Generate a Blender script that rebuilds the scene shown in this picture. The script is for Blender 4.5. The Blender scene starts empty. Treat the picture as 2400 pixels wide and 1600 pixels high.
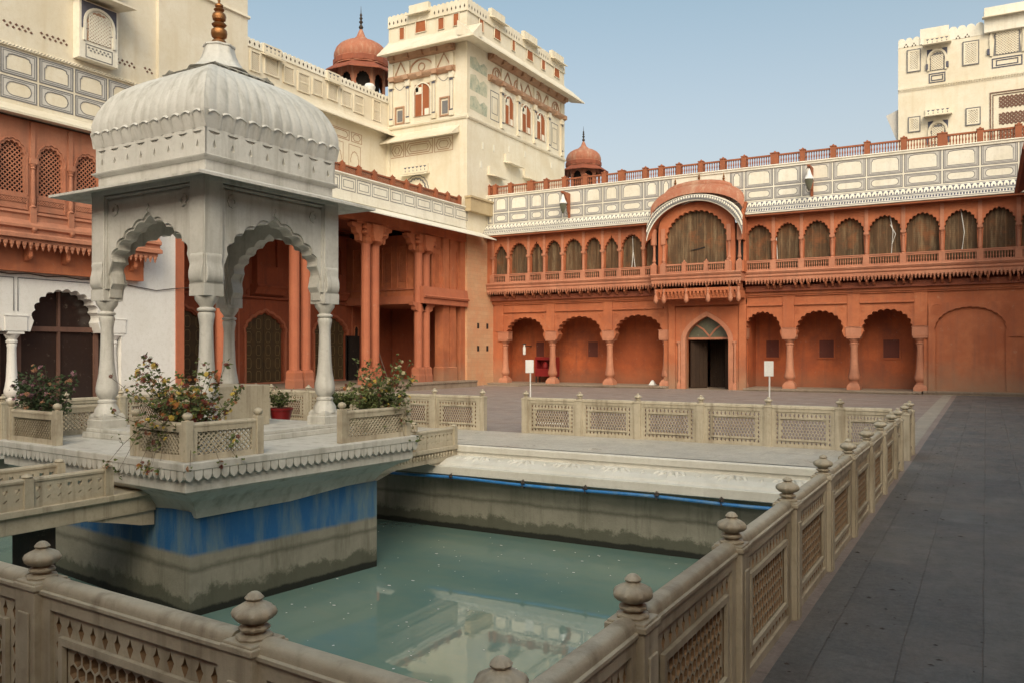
import bpy, bmesh, math, random
from mathutils import Vector, Matrix
from mathutils.geometry import tessellate_polygon
random.seed(7)
R = math.radians
sc = bpy.context.scene
col = sc.collection
PI = math.pi

# ------------------------------------------------------------------ camera, sky, sun
cam_d = bpy.data.cameras.new('camera'); cam = bpy.data.objects.new('camera', cam_d); col.objects.link(cam)
cam.location = (0, 0, 1.7); cam.rotation_euler = (R(90), 0, R(29.8))
cam_d.sensor_width = 36; cam_d.lens = 29.1; cam_d.shift_y = 0.0104
cam_d.clip_end = 2000; cam_d.clip_start = 0.05
sc.camera = cam
SUN_EL, SUN_AZ = 36.0, 148.0      # azimuth clockwise from +Y, direction the light comes from
w = bpy.data.worlds.new("World"); sc.world = w; w.use_nodes = True
nt = w.node_tree; bg = nt.nodes['Background']
sky = nt.nodes.new('ShaderNodeTexSky'); sky.sky_type = 'NISHITA'; sky.sun_disc = False
sky.sun_elevation = R(SUN_EL); sky.sun_rotation = R(SUN_AZ)
sky.air_density = 1.0; sky.dust_density = 7.5; sky.ozone_density = .6
mx = nt.nodes.new('ShaderNodeMix'); mx.data_type = 'RGBA'; mx.blend_type = 'MULTIPLY'; mx.inputs[0].default_value = 1
mx.inputs[7].default_value = (1.0, 1.04, 1.0, 1)
nt.links.new(sky.outputs[0], mx.inputs[6])
# pale dust haze, thicker towards the horizon
tc = nt.nodes.new('ShaderNodeTexCoord'); sx = nt.nodes.new('ShaderNodeSeparateXYZ'); nt.links.new(tc.outputs['Generated'], sx.inputs[0])
cr = nt.nodes.new('ShaderNodeValToRGB'); nt.links.new(sx.outputs[2], cr.inputs[0]); cr.color_ramp.interpolation = 'EASE'
cr.color_ramp.elements[0].position = .10; cr.color_ramp.elements[0].color = (1.12, 1.02, .86, 1)
cr.color_ramp.elements[1].position = .52; cr.color_ramp.elements[1].color = (.34, .56, .52, 1)
ad = nt.nodes.new('ShaderNodeMix'); ad.data_type = 'RGBA'; ad.blend_type = 'ADD'; ad.inputs[0].default_value = 1; ad.clamp_result = False
sc2 = nt.nodes.new('ShaderNodeVectorMath'); sc2.operation = 'SCALE'; sc2.inputs['Scale'].default_value = 2.0; nt.links.new(cr.outputs[0], sc2.inputs[0])
nt.links.new(mx.outputs[2], ad.inputs[6]); nt.links.new(sc2.outputs[0], ad.inputs[7]); nt.links.new(ad.outputs[2], bg.inputs[0]); bg.inputs[1].default_value = 0.15
sl = bpy.data.lights.new('sun', 'SUN'); sl.energy = 0.65; sl.angle = R(34); sl.color = (1, .87, .70)
so = bpy.data.objects.new('sun', sl); col.objects.link(so)
az = R(SUN_AZ); el = R(SUN_EL)
sd = Vector((math.sin(az)*math.cos(el), math.cos(az)*math.cos(el), math.sin(el)))
so.rotation_euler = sd.to_track_quat('Z', 'Y').to_euler(); so.location = (0, -20, 40)
sc.view_settings.view_transform = 'Standard'; sc.view_settings.look = 'None'
sc.view_settings.exposure = 0.05; sc.view_settings.gamma = 1
sc.render.engine = 'CYCLES'

# ------------------------------------------------------------------ materials
def srgb(r, g, b):
    f = lambda c: (c/255/12.92) if c/255 <= .04045 else ((c/255+.055)/1.055)**2.4
    return (f(r), f(g), f(b), 1)
class NT:
    def __init__(s, name):
        s.m = bpy.data.materials.new(name); s.m.use_nodes = True
        s.t = s.m.node_tree; s.b = s.t.nodes['Principled BSDF']
    def n(s, ty, **k):
        o = s.t.nodes.new(ty)
        for a, v in k.items(): setattr(o, a, v)
        return o
    def l(s, a, b): s.t.links.new(a, b)
    def pos(s):
        return s.n('ShaderNodeNewGeometry').outputs['Position']
    def noise(s, scale, detail=4, rough=.55, vec=None, stretch=None):
        v = vec or s.pos()
        if stretch:
            mp = s.n('ShaderNodeMapping'); mp.inputs['Scale'].default_value = stretch
            s.l(v, mp.inputs[0]); v = mp.outputs[0]
        o = s.n('ShaderNodeTexNoise'); o.inputs['Scale'].default_value = scale
        o.inputs['Detail'].default_value = detail; o.inputs['Roughness'].default_value = rough
        s.l(v, o.inputs['Vector']); return o.outputs['Fac']
    def ramp(s, fac, a, b, ca=(0,0,0,1), cb=(1,1,1,1)):
        o = s.n('ShaderNodeValToRGB'); e = o.color_ramp.elements
        e[0].position = a; e[1].position = b; e[0].color = ca; e[1].color = cb
        s.l(fac, o.inputs[0]); return o.outputs[0]
    def mix(s, fac, a, b, mode='MIX'):
        o = s.n('ShaderNodeMix'); o.data_type = 'RGBA'; o.blend_type = mode
        for sock, v in ((o.inputs[0], fac), (o.inputs[6], a), (o.inputs[7], b)):
            if hasattr(v, 'is_linked'): s.l(v, sock)
            else: sock.default_value = v
        return o.outputs[2]
    def math(s, op, a, b=0):
        o = s.n('ShaderNodeMath', operation=op)
        for sock, v in ((o.inputs[0], a), (o.inputs[1], b)):
            if hasattr(v, 'is_linked'): s.l(v, sock)
            else: sock.default_value = v
        return o.outputs[0]
    def bump(s, h, strength=.3, dist=.02):
        o = s.n('ShaderNodeBump'); o.inputs['Strength'].default_value = strength
        o.inputs['Distance'].default_value = dist; s.l(h, o.inputs['Height'])
        s.l(o.outputs[0], s.b.inputs['Normal'])
    def col(s, c): s.l(c, s.b.inputs['Base Color'])
    def rough(s, v): s.b.inputs['Roughness'].default_value = v

def plaster(name, base, alt, dirt, dirt_amt=.5, streak=.5, rough=.8, bump=.25, scale=1.0, lowdirt=None):
    m = NT(name); m.rough(rough)
    a = m.ramp(m.noise(.7*scale, 6, .65), .38, .62)
    c = m.mix(a, base, alt)
    c = m.mix(m.math('MULTIPLY', m.ramp(m.noise(2.7*scale, 5, .7), .45, .62), .5), c, alt)
    f = m.noise(9*scale, 5, .7)
    c = m.mix(m.math('MULTIPLY', m.ramp(f, .5, .75), .35), c, dirt)
    hf = m.noise(34*scale, 6, .8)
    c = m.mix(m.math('MULTIPLY', m.ramp(hf, .42, .62), .28), c, (base[0]*.72, base[1]*.70, base[2]*.68, 1))
    ch = m.noise(4.5*scale, 8, .78)      # chips and worn patches
    c = m.mix(m.math('MULTIPLY', m.ramp(ch, .60, .66), .55), c, (min(1,base[0]*.7+.16), min(1,base[1]*.8+.13), min(1,base[2]*.8+.10), 1))
    # vertical run-off streaks
    s1 = m.noise(2.2*scale, 4, .6, stretch=(1.6, 1.6, .12))
    c = m.mix(m.math('MULTIPLY', m.ramp(s1, .52, .74), streak), c, dirt)
    s2 = m.noise(.35*scale, 5, .7)
    c = m.mix(m.math('MULTIPLY', m.ramp(s2, .55, .8), dirt_amt), c, dirt)
    if lowdirt:
        z0, z1, dc, amt = lowdirt
        sx = m.n('ShaderNodeSeparateXYZ'); m.l(m.pos(), sx.inputs[0])
        zz = m.math('ADD', sx.outputs[2], m.math('MULTIPLY', m.math('SUBTRACT', m.noise(1.3, 5, .7), .5), 1.4*(z1-z0)))
        mr = m.n('ShaderNodeMapRange'); mr.inputs[1].default_value = z0; mr.inputs[2].default_value = z1
        mr.inputs[3].default_value = amt; mr.inputs[4].default_value = 0
        m.l(zz, mr.inputs[0]); c = m.mix(mr.outputs[0], c, dc)
    m.col(c)
    h = m.math('ADD', m.math('MULTIPLY', hf, .8), m.math('MULTIPLY', m.noise(3*scale, 3, .5), .9))
    m.bump(h, bump*1.5, .025)
    return m.m

M = {}
M['red'] = plaster('red_limewash', (.50,.165,.072,1), (.385,.108,.043,1), (.24,.09,.055,1), .75, .55, lowdirt=(.2,1.3,(.30,.20,.13,1),.75))
M['redsand'] = plaster('red_sandstone_pale', (.52,.23,.14,1), (.42,.16,.09,1), (.25,.12,.08,1), .7, .55)
M['redpillar'] = plaster('red_pillar_paint', (.46,.15,.075,1), (.40,.12,.06,1), (.24,.09,.055,1), .5, .4, lowdirt=(.2,1.0,(.3,.17,.12,1),.5))
M['redportico'] = plaster('shade_darkened_portico_wall', (.33,.08,.032,1), (.26,.062,.026,1), (.12,.04,.025,1), .5, .45)  # red darkened to put the porch's depth shade into the colour
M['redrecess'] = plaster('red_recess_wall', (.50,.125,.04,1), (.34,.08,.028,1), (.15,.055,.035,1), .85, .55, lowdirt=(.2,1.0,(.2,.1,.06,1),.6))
M['nichedark'] = plaster('dark_niche_paint', (.15,.035,.022,1), (.12,.03,.02,1), (.06,.02,.015,1), .4, .4)
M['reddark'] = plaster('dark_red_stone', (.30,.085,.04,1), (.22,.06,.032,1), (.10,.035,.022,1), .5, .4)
M['dome_red'] = plaster('weathered_red_dome', (.40,.15,.085,1), (.33,.115,.065,1), (.48,.33,.23,1), .6, .7)
M['brown'] = plaster('red_brown_balustrade', (.36,.115,.05,1), (.28,.09,.04,1), (.16,.06,.04,1), .4, .3)
M['cream'] = plaster('cream_limewash', (.72,.67,.565,1), (.655,.59,.465,1), (.52,.42,.27,1), .35, .35, rough=.75, bump=.12)
M['creamlight'] = plaster('pale_parapet_plaster', (.77,.745,.67,1), (.71,.67,.57,1), (.42,.37,.30,1), .3, .3, bump=.1)
M['white'] = plaster('white_limewash', (.80,.79,.77,1), (.76,.75,.72,1), (.50,.46,.40,1), .2, .2, bump=.12, lowdirt=(.2,.9,(.45,.36,.26,1),.5))
M['marble'] = plaster('grey_white_marble', (.60,.59,.555,1), (.50,.49,.455,1), (.26,.245,.205,1), .7, .75, rough=.5, bump=.14, scale=1.6)
M['fence'] = plaster('weathered_cream_marble', (.52,.465,.36,1), (.43,.375,.28,1), (.17,.13,.085,1), .85, .7, rough=.5, bump=.16, scale=2.2)
M['fencerecess'] = plaster('shade_brown_lattice_recess', (.30,.19,.10,1), (.22,.13,.065,1), (.08,.045,.025,1), .5, .4, scale=3)  # brown of the shaded, bounce-lit holes painted in as colour
M['tan'] = None
M['line'] = plaster('grey_painted_line', (.13,.13,.14,1), (.19,.185,.19,1), (.18,.17,.17,1), .3, .2, bump=.05)
M['wash'] = plaster('grey_painted_wash', (.49,.48,.465,1), (.55,.53,.50,1), (.35,.33,.3,1), .3, .3, bump=.05)
M['tanplaster'] = plaster('tan_plaster', (.52,.42,.27,1), (.45,.35,.21,1), (.3,.22,.13,1), .4, .4)
M['lineblue'] = plaster('blue_black_painted_line', (.07,.075,.12,1), (.10,.10,.13,1), (.05,.05,.05,1), .3, .2, bump=.05)
M['lineterra'] = plaster('terracotta_painted_line', (.38,.21,.13,1), (.42,.27,.18,1), (.25,.14,.09,1), .3, .2, bump=.05)
M['shutter'] = plaster('orange_brown_shutter', (.36,.11,.035,1), (.29,.085,.03,1), (.15,.05,.02,1), .4, .5)
M['mural'] = plaster('grey_green_mural', (.28,.33,.27,1), (.60,.56,.42,1), (.14,.17,.15,1), .9, .2, scale=5)
M['wood'] = plaster('dark_wood', (.035,.018,.010,1), (.05,.026,.014,1), (.02,.01,.006,1), .4, .4)
M['woodtrim'] = plaster('brown_wood_trim', (.17,.085,.06,1), (.14,.07,.05,1), (.06,.03,.02,1), .4, .4)
M['dark'] = plaster('unlit_interior_black', (.016,.010,.008,1), (.012,.008,.006,1), (.006,.005,.004,1), .3, .2)  # near-black colour standing in for the shade inside openings
M['brass'] = plaster('tarnished_copper', (.34,.15,.05,1), (.26,.12,.045,1), (.12,.06,.03,1), .5, .3, rough=.35)
M['brass'].node_tree.nodes['Principled BSDF'].inputs['Metallic'].default_value = .75
M['iron'] = plaster('dark_iron', (.04,.03,.028,1), (.03,.025,.02,1), (.1,.05,.03,1), .4, .3, rough=.6)
M['signwhite'] = plaster('white_enamel', (.75,.75,.74,1), (.7,.7,.69,1), (.5,.5,.48,1), .2, .2, rough=.4, bump=.03)
M['redcab'] = plaster('red_metal_paint', (.24,.012,.012,1), (.19,.01,.012,1), (.15,.02,.02,1), .3, .3, rough=.4, bump=.04)
M['potred'] = plaster('dark_red_plastic', (.16,.018,.014,1), (.13,.015,.012,1), (.06,.02,.02,1), .3, .3, rough=.45, bump=.04)
M['pipeblue'] = plaster('blue_pipe_paint', (.02,.15,.42,1), (.03,.19,.48,1), (.22,.32,.38,1), .5, .5, rough=.35, bump=.04)
M['glass'] = plaster('dusty_dark_glass', (.035,.022,.018,1), (.03,.02,.018,1), (.05,.035,.03,1), .3, .2, rough=.18, bump=.01)
M['fanglass'] = plaster('dusty_green_glass', (.10,.11,.075,1), (.12,.12,.09,1), (.2,.17,.12,1), .3, .2, rough=.25, bump=.02)
M['leaf'] = plaster('green_leaves', (.075,.115,.035,1), (.13,.15,.045,1), (.12,.11,.04,1), .5, .1, scale=9)
M['leafdark'] = plaster('dark_leaves', (.03,.06,.022,1), (.05,.08,.03,1), (.08,.07,.03,1), .5, .1, scale=9)
M['stem'] = plaster('brown_stem', (.07,.06,.03,1), (.09,.06,.04,1), (.05,.03,.02,1), .4, .1, scale=9)
for nme, c1, c2 in (('maroon',(.13,.025,.02),(.20,.05,.03)), ('amber',(.40,.17,.04),(.30,.10,.03)), ('yellow',(.60,.46,.10),(.55,.38,.06)),
                    ('mauve',(.42,.24,.30),(.34,.17,.20)), ('peach',(.50,.28,.16),(.42,.20,.12)), ('ivory',(.62,.56,.36),(.6,.5,.3))):
    M[nme] = plaster(nme+'_petals', (*c1,1), (*c2,1), (c1[0]*.5,c1[1]*.4,c1[2]*.4,1), .4, .1, scale=12)

def mat_tan():
    m = NT('tan_stone_courses'); m.rough(.85)
    sx = m.n('ShaderNodeSeparateXYZ'); m.l(m.pos(), sx.inputs[0])
    cb = m.n('ShaderNodeCombineXYZ'); m.l(m.math('ADD', sx.outputs[0], sx.outputs[1]), cb.inputs[0]); m.l(sx.outputs[2], cb.inputs[1])
    br = m.n('ShaderNodeTexBrick'); m.l(cb.outputs[0], br.inputs[0])
    br.inputs['Scale'].default_value = 1; br.inputs['Brick Width'].default_value = .62; br.inputs['Row Height'].default_value = .2
    br.inputs['Mortar Size'].default_value = .006; br.inputs['Mortar Smooth'].default_value = .4
    br.inputs['Color1'].default_value = (.60,.37,.22,1); br.inputs['Color2'].default_value = (.55,.32,.18,1); br.inputs['Mortar'].default_value = (.42,.24,.14,1)
    c = m.mix(m.ramp(m.noise(.8, 6, .7), .4, .7), br.outputs[0], (.60,.27,.14,1))
    c = m.mix(m.math('MULTIPLY', m.ramp(m.noise(6, 5, .7), .45, .7), .4), c, (.42,.28,.18,1))
    m.col(c); m.bump(m.math('ADD', br.outputs['Fac'], m.noise(14, 4)), .25, .015); return m.m
M['tan'] = mat_tan()

def mat_paving(name, c1, c2, mortar, bw, bh, rot, warm, rough=.62, msize=.008):
    m = NT(name); m.rough(rough)
    mp = m.n('ShaderNodeMapping'); mp.inputs['Rotation'].default_value = (0, 0, rot); m.l(m.pos(), mp.inputs[0])
    wn = m.n('ShaderNodeTexNoise'); wn.inputs['Scale'].default_value = 1.1; m.l(m.pos(), wn.inputs['Vector'])
    va = m.n('ShaderNodeVectorMath', operation='SCALE'); va.inputs['Scale'].default_value = .03; m.l(wn.outputs['Color'], va.inputs[0])
    vb = m.n('ShaderNodeVectorMath', operation='ADD'); m.l(mp.outputs[0], vb.inputs[0]); m.l(va.outputs[0], vb.inputs[1])
    br = m.n('ShaderNodeTexBrick'); m.l(vb.outputs[0], br.inputs[0]); br.offset = .37
    br.inputs['Scale'].default_value = 1; br.inputs['Brick Width'].default_value = bw; br.inputs['Row Height'].default_value = bh
    br.inputs['Mortar Size'].default_value = msize; br.inputs['Mortar Smooth'].default_value = .6
    br.inputs['Color1'].default_value = c1; br.inputs['Color2'].default_value = c2; br.inputs['Mortar'].default_value = mortar
    c = m.mix(m.ramp(m.noise(.45, 6, .7), .42, .72), br.outputs[0], warm)
    c = m.mix(m.math('MULTIPLY', m.ramp(m.noise(5, 6, .75), .45, .7), .55), c, mortar)
    c = m.mix(m.math('MULTIPLY', m.ramp(m.noise(2.0, 5, .75, stretch=(1, .35, 1)), .56, .72), .4), c, (c1[0]*1.5, c1[1]*1.5, c1[2]*1.5, 1))
    m.col(c)
    c = m.mix(m.math('MULTIPLY', m.ramp(m.noise(1.1, 7, .75, stretch=(1.4, .5, 1)), .48, .60), .45), c, (c2[0]*.72, c2[1]*.70, c2[2]*.70, 1))
    rr = m.ramp(m.noise(1.6, 5, .6), .35, .7, (rough-.15,)*3+(1,), (rough+.2,)*3+(1,)); m.l(rr, m.b.inputs['Roughness'])
    c2_ = m.ramp(m.noise(24, 7, .8), .38, .66)
    m.col(m.mix(m.math('MULTIPLY', c2_, .45), c, (c1[0]*1.55, c1[1]*1.5, c1[2]*1.45, 1)))
    m.bump(m.math('ADD', m.math('MULTIPLY', br.outputs['Fac'], -.9), m.math('MULTIPLY', m.noise(11, 7, .8), 2.0)), .8, .03); return m.m
M['court'] = mat_paving('pink_grey_flagstones', (.30,.255,.235,1), (.255,.215,.20,1), (.19,.155,.145,1), .9, .45, 0, (.28,.21,.175,1))
M['walk'] = mat_paving('dark_blue_grey_flagstones', (.155,.155,.155,1), (.092,.096,.104,1), (.075,.07,.068,1), .78, .40, R(90), (.20,.17,.145,1), msize=.004)
M['stripe'] = mat_paving('pale_kerb_slabs', (.40,.37,.32,1), (.34,.32,.28,1), (.16,.14,.12,1), .9, .5, R(90), (.30,.27,.23,1))
M['terrace'] = mat_paving('pool_terrace_marble', (.56,.54,.49,1), (.48,.46,.42,1), (.30,.26,.21,1), 1.6, .8, 0, (.42,.40,.35,1), rough=.42)
M['rim'] = plaster('worn_white_rim_marble', (.66,.645,.59,1), (.56,.545,.49,1), (.34,.31,.25,1), .45, .3, rough=.45, bump=.12)
M['plinth'] = plaster('worn_plinth_stone', (.33,.27,.21,1), (.26,.19,.14,1), (.12,.085,.06,1), .5, .4)

def mat_pool(name, blue):
    m = NT(name); m.rough(.7)
    sx = m.n('ShaderNodeSeparateXYZ'); m.l(m.pos(), sx.inputs[0]); z = sx.outputs[2]
    n1 = m.noise(1.2, 6, .72); n2 = m.noise(3.2, 6, .75, stretch=(1.4,1.4,.16)); n3 = m.noise(7, 5, .7)
    c = m.mix(m.ramp(n1, .35, .7), (.27,.26,.215,1), (.185,.18,.145,1))
    c = m.mix(m.math('MULTIPLY', m.ramp(n2, .5, .68), .55), c, (.085,.08,.055,1))
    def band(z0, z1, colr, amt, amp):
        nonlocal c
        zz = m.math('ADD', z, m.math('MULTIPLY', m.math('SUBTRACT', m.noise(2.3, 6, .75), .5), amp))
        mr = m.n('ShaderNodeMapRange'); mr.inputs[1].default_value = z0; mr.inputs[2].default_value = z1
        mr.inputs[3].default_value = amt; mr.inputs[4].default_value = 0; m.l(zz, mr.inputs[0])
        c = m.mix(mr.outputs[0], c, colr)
    # scum line
    zz = m.math('ADD', z, m.math('MULTIPLY', m.math('SUBTRACT', m.noise(3, 5, .7), .5), .12))
    ln = m.math('SUBTRACT', 1, m.math('MULTIPLY', m.math('ABSOLUTE', m.math('ADD', zz, .93)), 18))
    mx = m.n('ShaderNodeClamp'); m.l(ln, mx.inputs[0])
    c = m.mix(m.math('MULTIPLY', mx.outputs[0], .6), c, (.05,.05,.035,1))
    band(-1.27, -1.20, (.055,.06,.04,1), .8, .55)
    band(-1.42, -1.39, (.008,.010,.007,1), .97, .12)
    if blue:
        zz = m.math('ADD', z, m.math('MULTIPLY', m.math('SUBTRACT', n3, .5), .05))
        mr = m.n('ShaderNodeMapRange'); mr.inputs[1].default_value = -.79; mr.inputs[2].default_value = -.73
        mr.inputs[3].default_value = 0; mr.inputs[4].default_value = 1; m.l(zz, mr.inputs[0])
        bl = m.mix(m.ramp(m.noise(2.6, 6, .7, stretch=(1.3,1.3,.2)), .42, .66), (.012,.10,.27,1), (.13,.20,.23,1))
        bl = m.mix(m.math('MULTIPLY', m.ramp(n1, .5, .7), .5), bl, (.02,.13,.32,1))
        c = m.mix(mr.outputs[0], c, bl)
    m.col(c); m.bump(m.math('ADD', n3, m.noise(20, 4, .7)), .35, .02); return m.m
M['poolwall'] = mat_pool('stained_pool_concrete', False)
M['pedestal'] = mat_pool('blue_banded_pedestal', True)

def mat_water():
    m = NT('murky_green_water')
    a = m.ramp(m.noise(.55, 6, .65), .35, .68)
    c = m.mix(a, (.165,.25,.205,1), (.12,.215,.205,1))
    c = m.mix(m.math('MULTIPLY', m.ramp(m.noise(1.7, 6, .7, stretch=(.5,1.2,1)), .5, .75), .6), c, (.19,.25,.20,1))
    m.col(c); m.b.inputs['IOR'].default_value = 1.5
    m.b.inputs['Specular IOR Level'].default_value = .9
    rr = m.ramp(m.noise(1.3, 5, .6), .45, .8, (.01,)*3+(1,), (.045,)*3+(1,)); m.l(rr, m.b.inputs['Roughness'])
    m.bump(m.noise(5.0, 3, .5), .018, .02); return m.m
M['water'] = mat_water()

def mat_blind():
    m = NT('brown_bamboo_blind'); m.rough(.85)
    sx = m.n('ShaderNodeSeparateXYZ'); m.l(m.pos(), sx.inputs[0])
    wv = m.math('FRACT', m.math('MULTIPLY', sx.outputs[2], 13)); w2 = m.math('FRACT', m.math('MULTIPLY', sx.outputs[0], 3.1))
    c = m.mix(m.ramp(m.noise(1.1, 5, .7), .35, .7), (.12,.06,.026,1), (.06,.04,.022,1))
    c = m.mix(m.math('MULTIPLY', m.ramp(m.noise(1.5, 5, .75, stretch=(3,3,.35)), .48, .66), .7), c, (.26,.19,.11,1))
    c = m.mix(m.math('MULTIPLY', m.ramp(m.noise(.8, 4, .7), .55, .68), .7), c, (.24,.085,.03,1))
    c = m.mix(m.math('MULTIPLY', m.ramp(wv, .0, .25, (1,1,1,1), (0,0,0,1)), .5), c, (.05,.03,.02,1))
    c = m.mix(m.math('MULTIPLY', m.ramp(w2, .0, .14, (1,1,1,1), (0,0,0,1)), .35), c, (.35,.2,.1,1))
    m.col(c); m.bump(m.math('ADD', wv, m.noise(1.5, 3, .5)), .3, .03); return m.m
M['blind'] = mat_blind()
def mat_door():
    m = NT('old_painted_door'); m.rough(.7)
    c = m.mix(m.ramp(m.noise(3, 5, .7), .4, .65), (.075,.045,.016,1), (.045,.028,.012,1))
    m.col(c); m.bump(m.noise(20, 4), .2, .01); return m.m
M['door'] = mat_door()
M['doorline'] = plaster('ochre_door_line', (.22,.16,.07,1), (.17,.12,.05,1), (.08,.05,.02,1), .4, .2)

# ------------------------------------------------------------------ mesh builder
def F_world(u, w, v): return (u, w, v)
def F_north(Y): return lambda u, w, v: (u, Y-w, v)       # u = X, w = out of the wall towards the court
def F_west(X): return lambda u, w, v: (X+w, u, v)        # u = Y
ORG = {}
class MB:
    def __init__(s, fr=F_world): s.fr = fr; s.v = []; s.f = []
    def add(s, pts, faces):
        o = len(s.v); s.v += [s.fr(*p) for p in pts]; s.f += [tuple(i+o for i in f) for f in faces]; return s
    def box(s, u0, u1, w0, w1, v0, v1):
        p = [(u0,w0,v0),(u1,w0,v0),(u1,w1,v0),(u0,w1,v0),(u0,w0,v1),(u1,w0,v1),(u1,w1,v1),(u0,w1,v1)]
        return s.add(p, [(0,3,2,1),(4,5,6,7),(0,1,5,4),(1,2,6,5),(2,3,7,6),(3,0,4,7)])
    def cbox(s, u, w, v, du, dw, dv): return s.box(u-du/2,u+du/2,w-dw/2,w+dw/2,v,v+dv)
    def slab(s, outer, holes, w0, w1):
        loops = [outer]+list(holes); flat = [p for l in loops for p in l]
        tris = tessellate_polygon([[Vector((a,b,0)) for a,b in l] for l in loops])
        n = len(flat); pts = [(a,w1,b) for a,b in flat]+[(a,w0,b) for a,b in flat]
        fs = [tuple(t) for t in tris]+[(t[2]+n,t[1]+n,t[0]+n) for t in tris]
        o = 0
        for l in loops:
            k = len(l)
            for i in range(k): j = (i+1)%k; fs.append((o+i,o+j,o+j+n,o+i+n))
            o += k
        return s.add(pts, fs)
    def extr(s, prof, u0, u1):       # profile (w,v) swept along u
        n = len(prof); pts = [(u0,a,b) for a,b in prof]+[(u1,a,b) for a,b in prof]
        fs = [(i,(i+1)%n,(i+1)%n+n,i+n) for i in range(n)]
        for t in tessellate_polygon([[Vector((a,b,0)) for a,b in prof]]): fs += [tuple(t), (t[2]+n,t[1]+n,t[0]+n)]
        return s.add(pts, fs)
    def lathe(s, u, w, prof, n=16, flute=0, fd=0.0, rot=0, z0=0):
        pts = []; fs = []
        for r, z in prof:
            for i in range(n):
                a = 2*PI*i/n+rot; rr = r*(1-(fd*(.5-.5*math.cos(flute*a)) if flute else 0))
                pts.append((u+rr*math.cos(a), w+rr*math.sin(a), z+z0))
        k = len(prof)
        for j in range(k-1):
            for i in range(n): fs.append((j*n+i, j*n+(i+1)%n, (j+1)*n+(i+1)%n, (j+1)*n+i))
        fs.append(tuple(range(n-1,-1,-1))); fs.append(tuple((k-1)*n+i for i in range(n)))
        return s.add(pts, fs)
    def sq(s, u, w, prof, z0=0, rot=0):      # square in plan, profile of (half width, z)
        return s.lathe(u, w, [(r*math.sqrt(2), z) for r, z in prof], 4, rot=PI/4+rot, z0=z0)
    def tube(s, pts3, r, n=6):
        P = [Vector(p) for p in pts3]; ring = []
        for i, p in enumerate(P):
            d = (P[min(i+1,len(P)-1)]-P[max(i-1,0)]).normalized()
            a = d.cross(Vector((0,0,1))); a = a.normalized() if a.length > .01 else Vector((1,0,0)); b = d.cross(a)
            rr = r[i] if isinstance(r, (list,tuple)) else r
            ring.append([tuple(p+a*rr*math.cos(2*PI*k/n)+b*rr*math.sin(2*PI*k/n)) for k in range(n)])
        pts = [q for g in ring for q in g]; fs = []
        for j in range(len(P)-1):
            for i in range(n): fs.append((j*n+i, j*n+(i+1)%n, (j+1)*n+(i+1)%n, (j+1)*n+i))
        fs.append(tuple(range(n-1,-1,-1))); fs.append(tuple((len(P)-1)*n+i for i in range(n)))
        return s.add(pts, fs)
    def build(s, name, mat, parent=None, smooth=False, kind=None, bevel=0, label=None):
        me = bpy.data.meshes.new(name)
        o = Vector((0,0,0)) if parent is None else Vector(ORG.get(parent.name, (0,0,0)))
        me.from_pydata([tuple(Vector(p)-o) for p in s.v], [], s.f)
        bm = bmesh.new(); bm.from_mesh(me)
        bmesh.ops.recalc_face_normals(bm, faces=bm.faces)
        bm.to_mesh(me); bm.free()
        if smooth:
            me.polygons.foreach_set('use_smooth', [True]*len(me.polygons)); me.set_sharp_from_angle(angle=R(38))
        me.materials.append(M[mat] if isinstance(mat, str) else mat)
        ob = bpy.data.objects.new(name, me); col.objects.link(ob)
        if parent is not None: ob.parent = parent; ORG[ob.name] = tuple(o)
        if kind: ob['kind'] = kind
        if label: ob['label'] = label
        if bevel:
            b = ob.modifiers.new('bevel', 'BEVEL'); b.width = bevel; b.segments = 2; b.limit_method = 'ANGLE'; b.angle_limit = R(40)
        return ob
def thing(name, label, cat, loc=(0,0,0), rz=0, group=None):
    o = bpy.data.objects.new(name, None); o.empty_display_size = .2; col.objects.link(o)
    o.location = loc; o.rotation_euler = (0,0,rz); o['label'] = label; o['category'] = cat
    if group: o['group'] = group
    ORG[o.name] = tuple(loc) if rz == 0 else (0,0,0)
    return o
def tag(o, label, cat, group=None):
    o['label'] = label; o['category'] = cat
    if group: o['group'] = group
    return o
def copy_tree(o, parent=None):
    c = o.copy(); col.objects.link(c); c.parent = parent
    for ch in [x for x in col.objects if x.parent == o]: copy_tree(ch, c)
    return c
def dup_part(o, parent, loc=(0,0,0), scale=None, rz=None):
    c = o.copy(); col.objects.link(c); c.parent = parent; c.location = loc
    if scale: c.scale = scale
    if rz is not None: c.rotation_euler = (0,0,rz)
    for ch in [x for x in col.objects if x.parent == o]:
        d = ch.copy(); col.objects.link(d); d.parent = c
    return c

# ------------------------------------------------------------------ outlines
def cusp(uc, hw, vs, va, n=9, depth=.09, per=6, point=.0, p=.85):
    pts = []
    N = n*per
    for i in range(N+1):
        t = PI*i/N
        lob = 1-depth*(1-abs(math.sin(n*t)))
        x = -math.cos(t); y = math.sin(t)
        yy = (abs(y)**p); xx = math.copysign(abs(x)**1.0, x)
        rise = (1+point*(1-abs(x))**2)/(1+point)
        pts.append((uc+hw*xx*lob, vs+(va-vs)*yy*lob*rise))
    return pts
def arch_hole(uc, hw, vb, vs, va, n=9, depth=.09, per=5, hwb=None, point=0):
    a = cusp(uc, hw, vs, va, n, depth, per, point)
    b = hwb if hwb else hw*.97
    return [(uc-b, vb)]+([(uc-b, vs)] if hwb else [])+a+([(uc+b, vs)] if hwb else [])+[(uc+b, vb)]
def plain_arch(uc, hw, vb, vs, va, n=14, point=.25):
    pts = [(uc-hw, vb)]
    for i in range(n+1):
        t = PI*i/n; x = -math.cos(t); y = math.sin(t)
        pts.append((uc+hw*x, vs+(va-vs)*y*(1+point*(1-abs(x))**2)/(1+point)))
    return pts+[(uc+hw, vb)]
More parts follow.
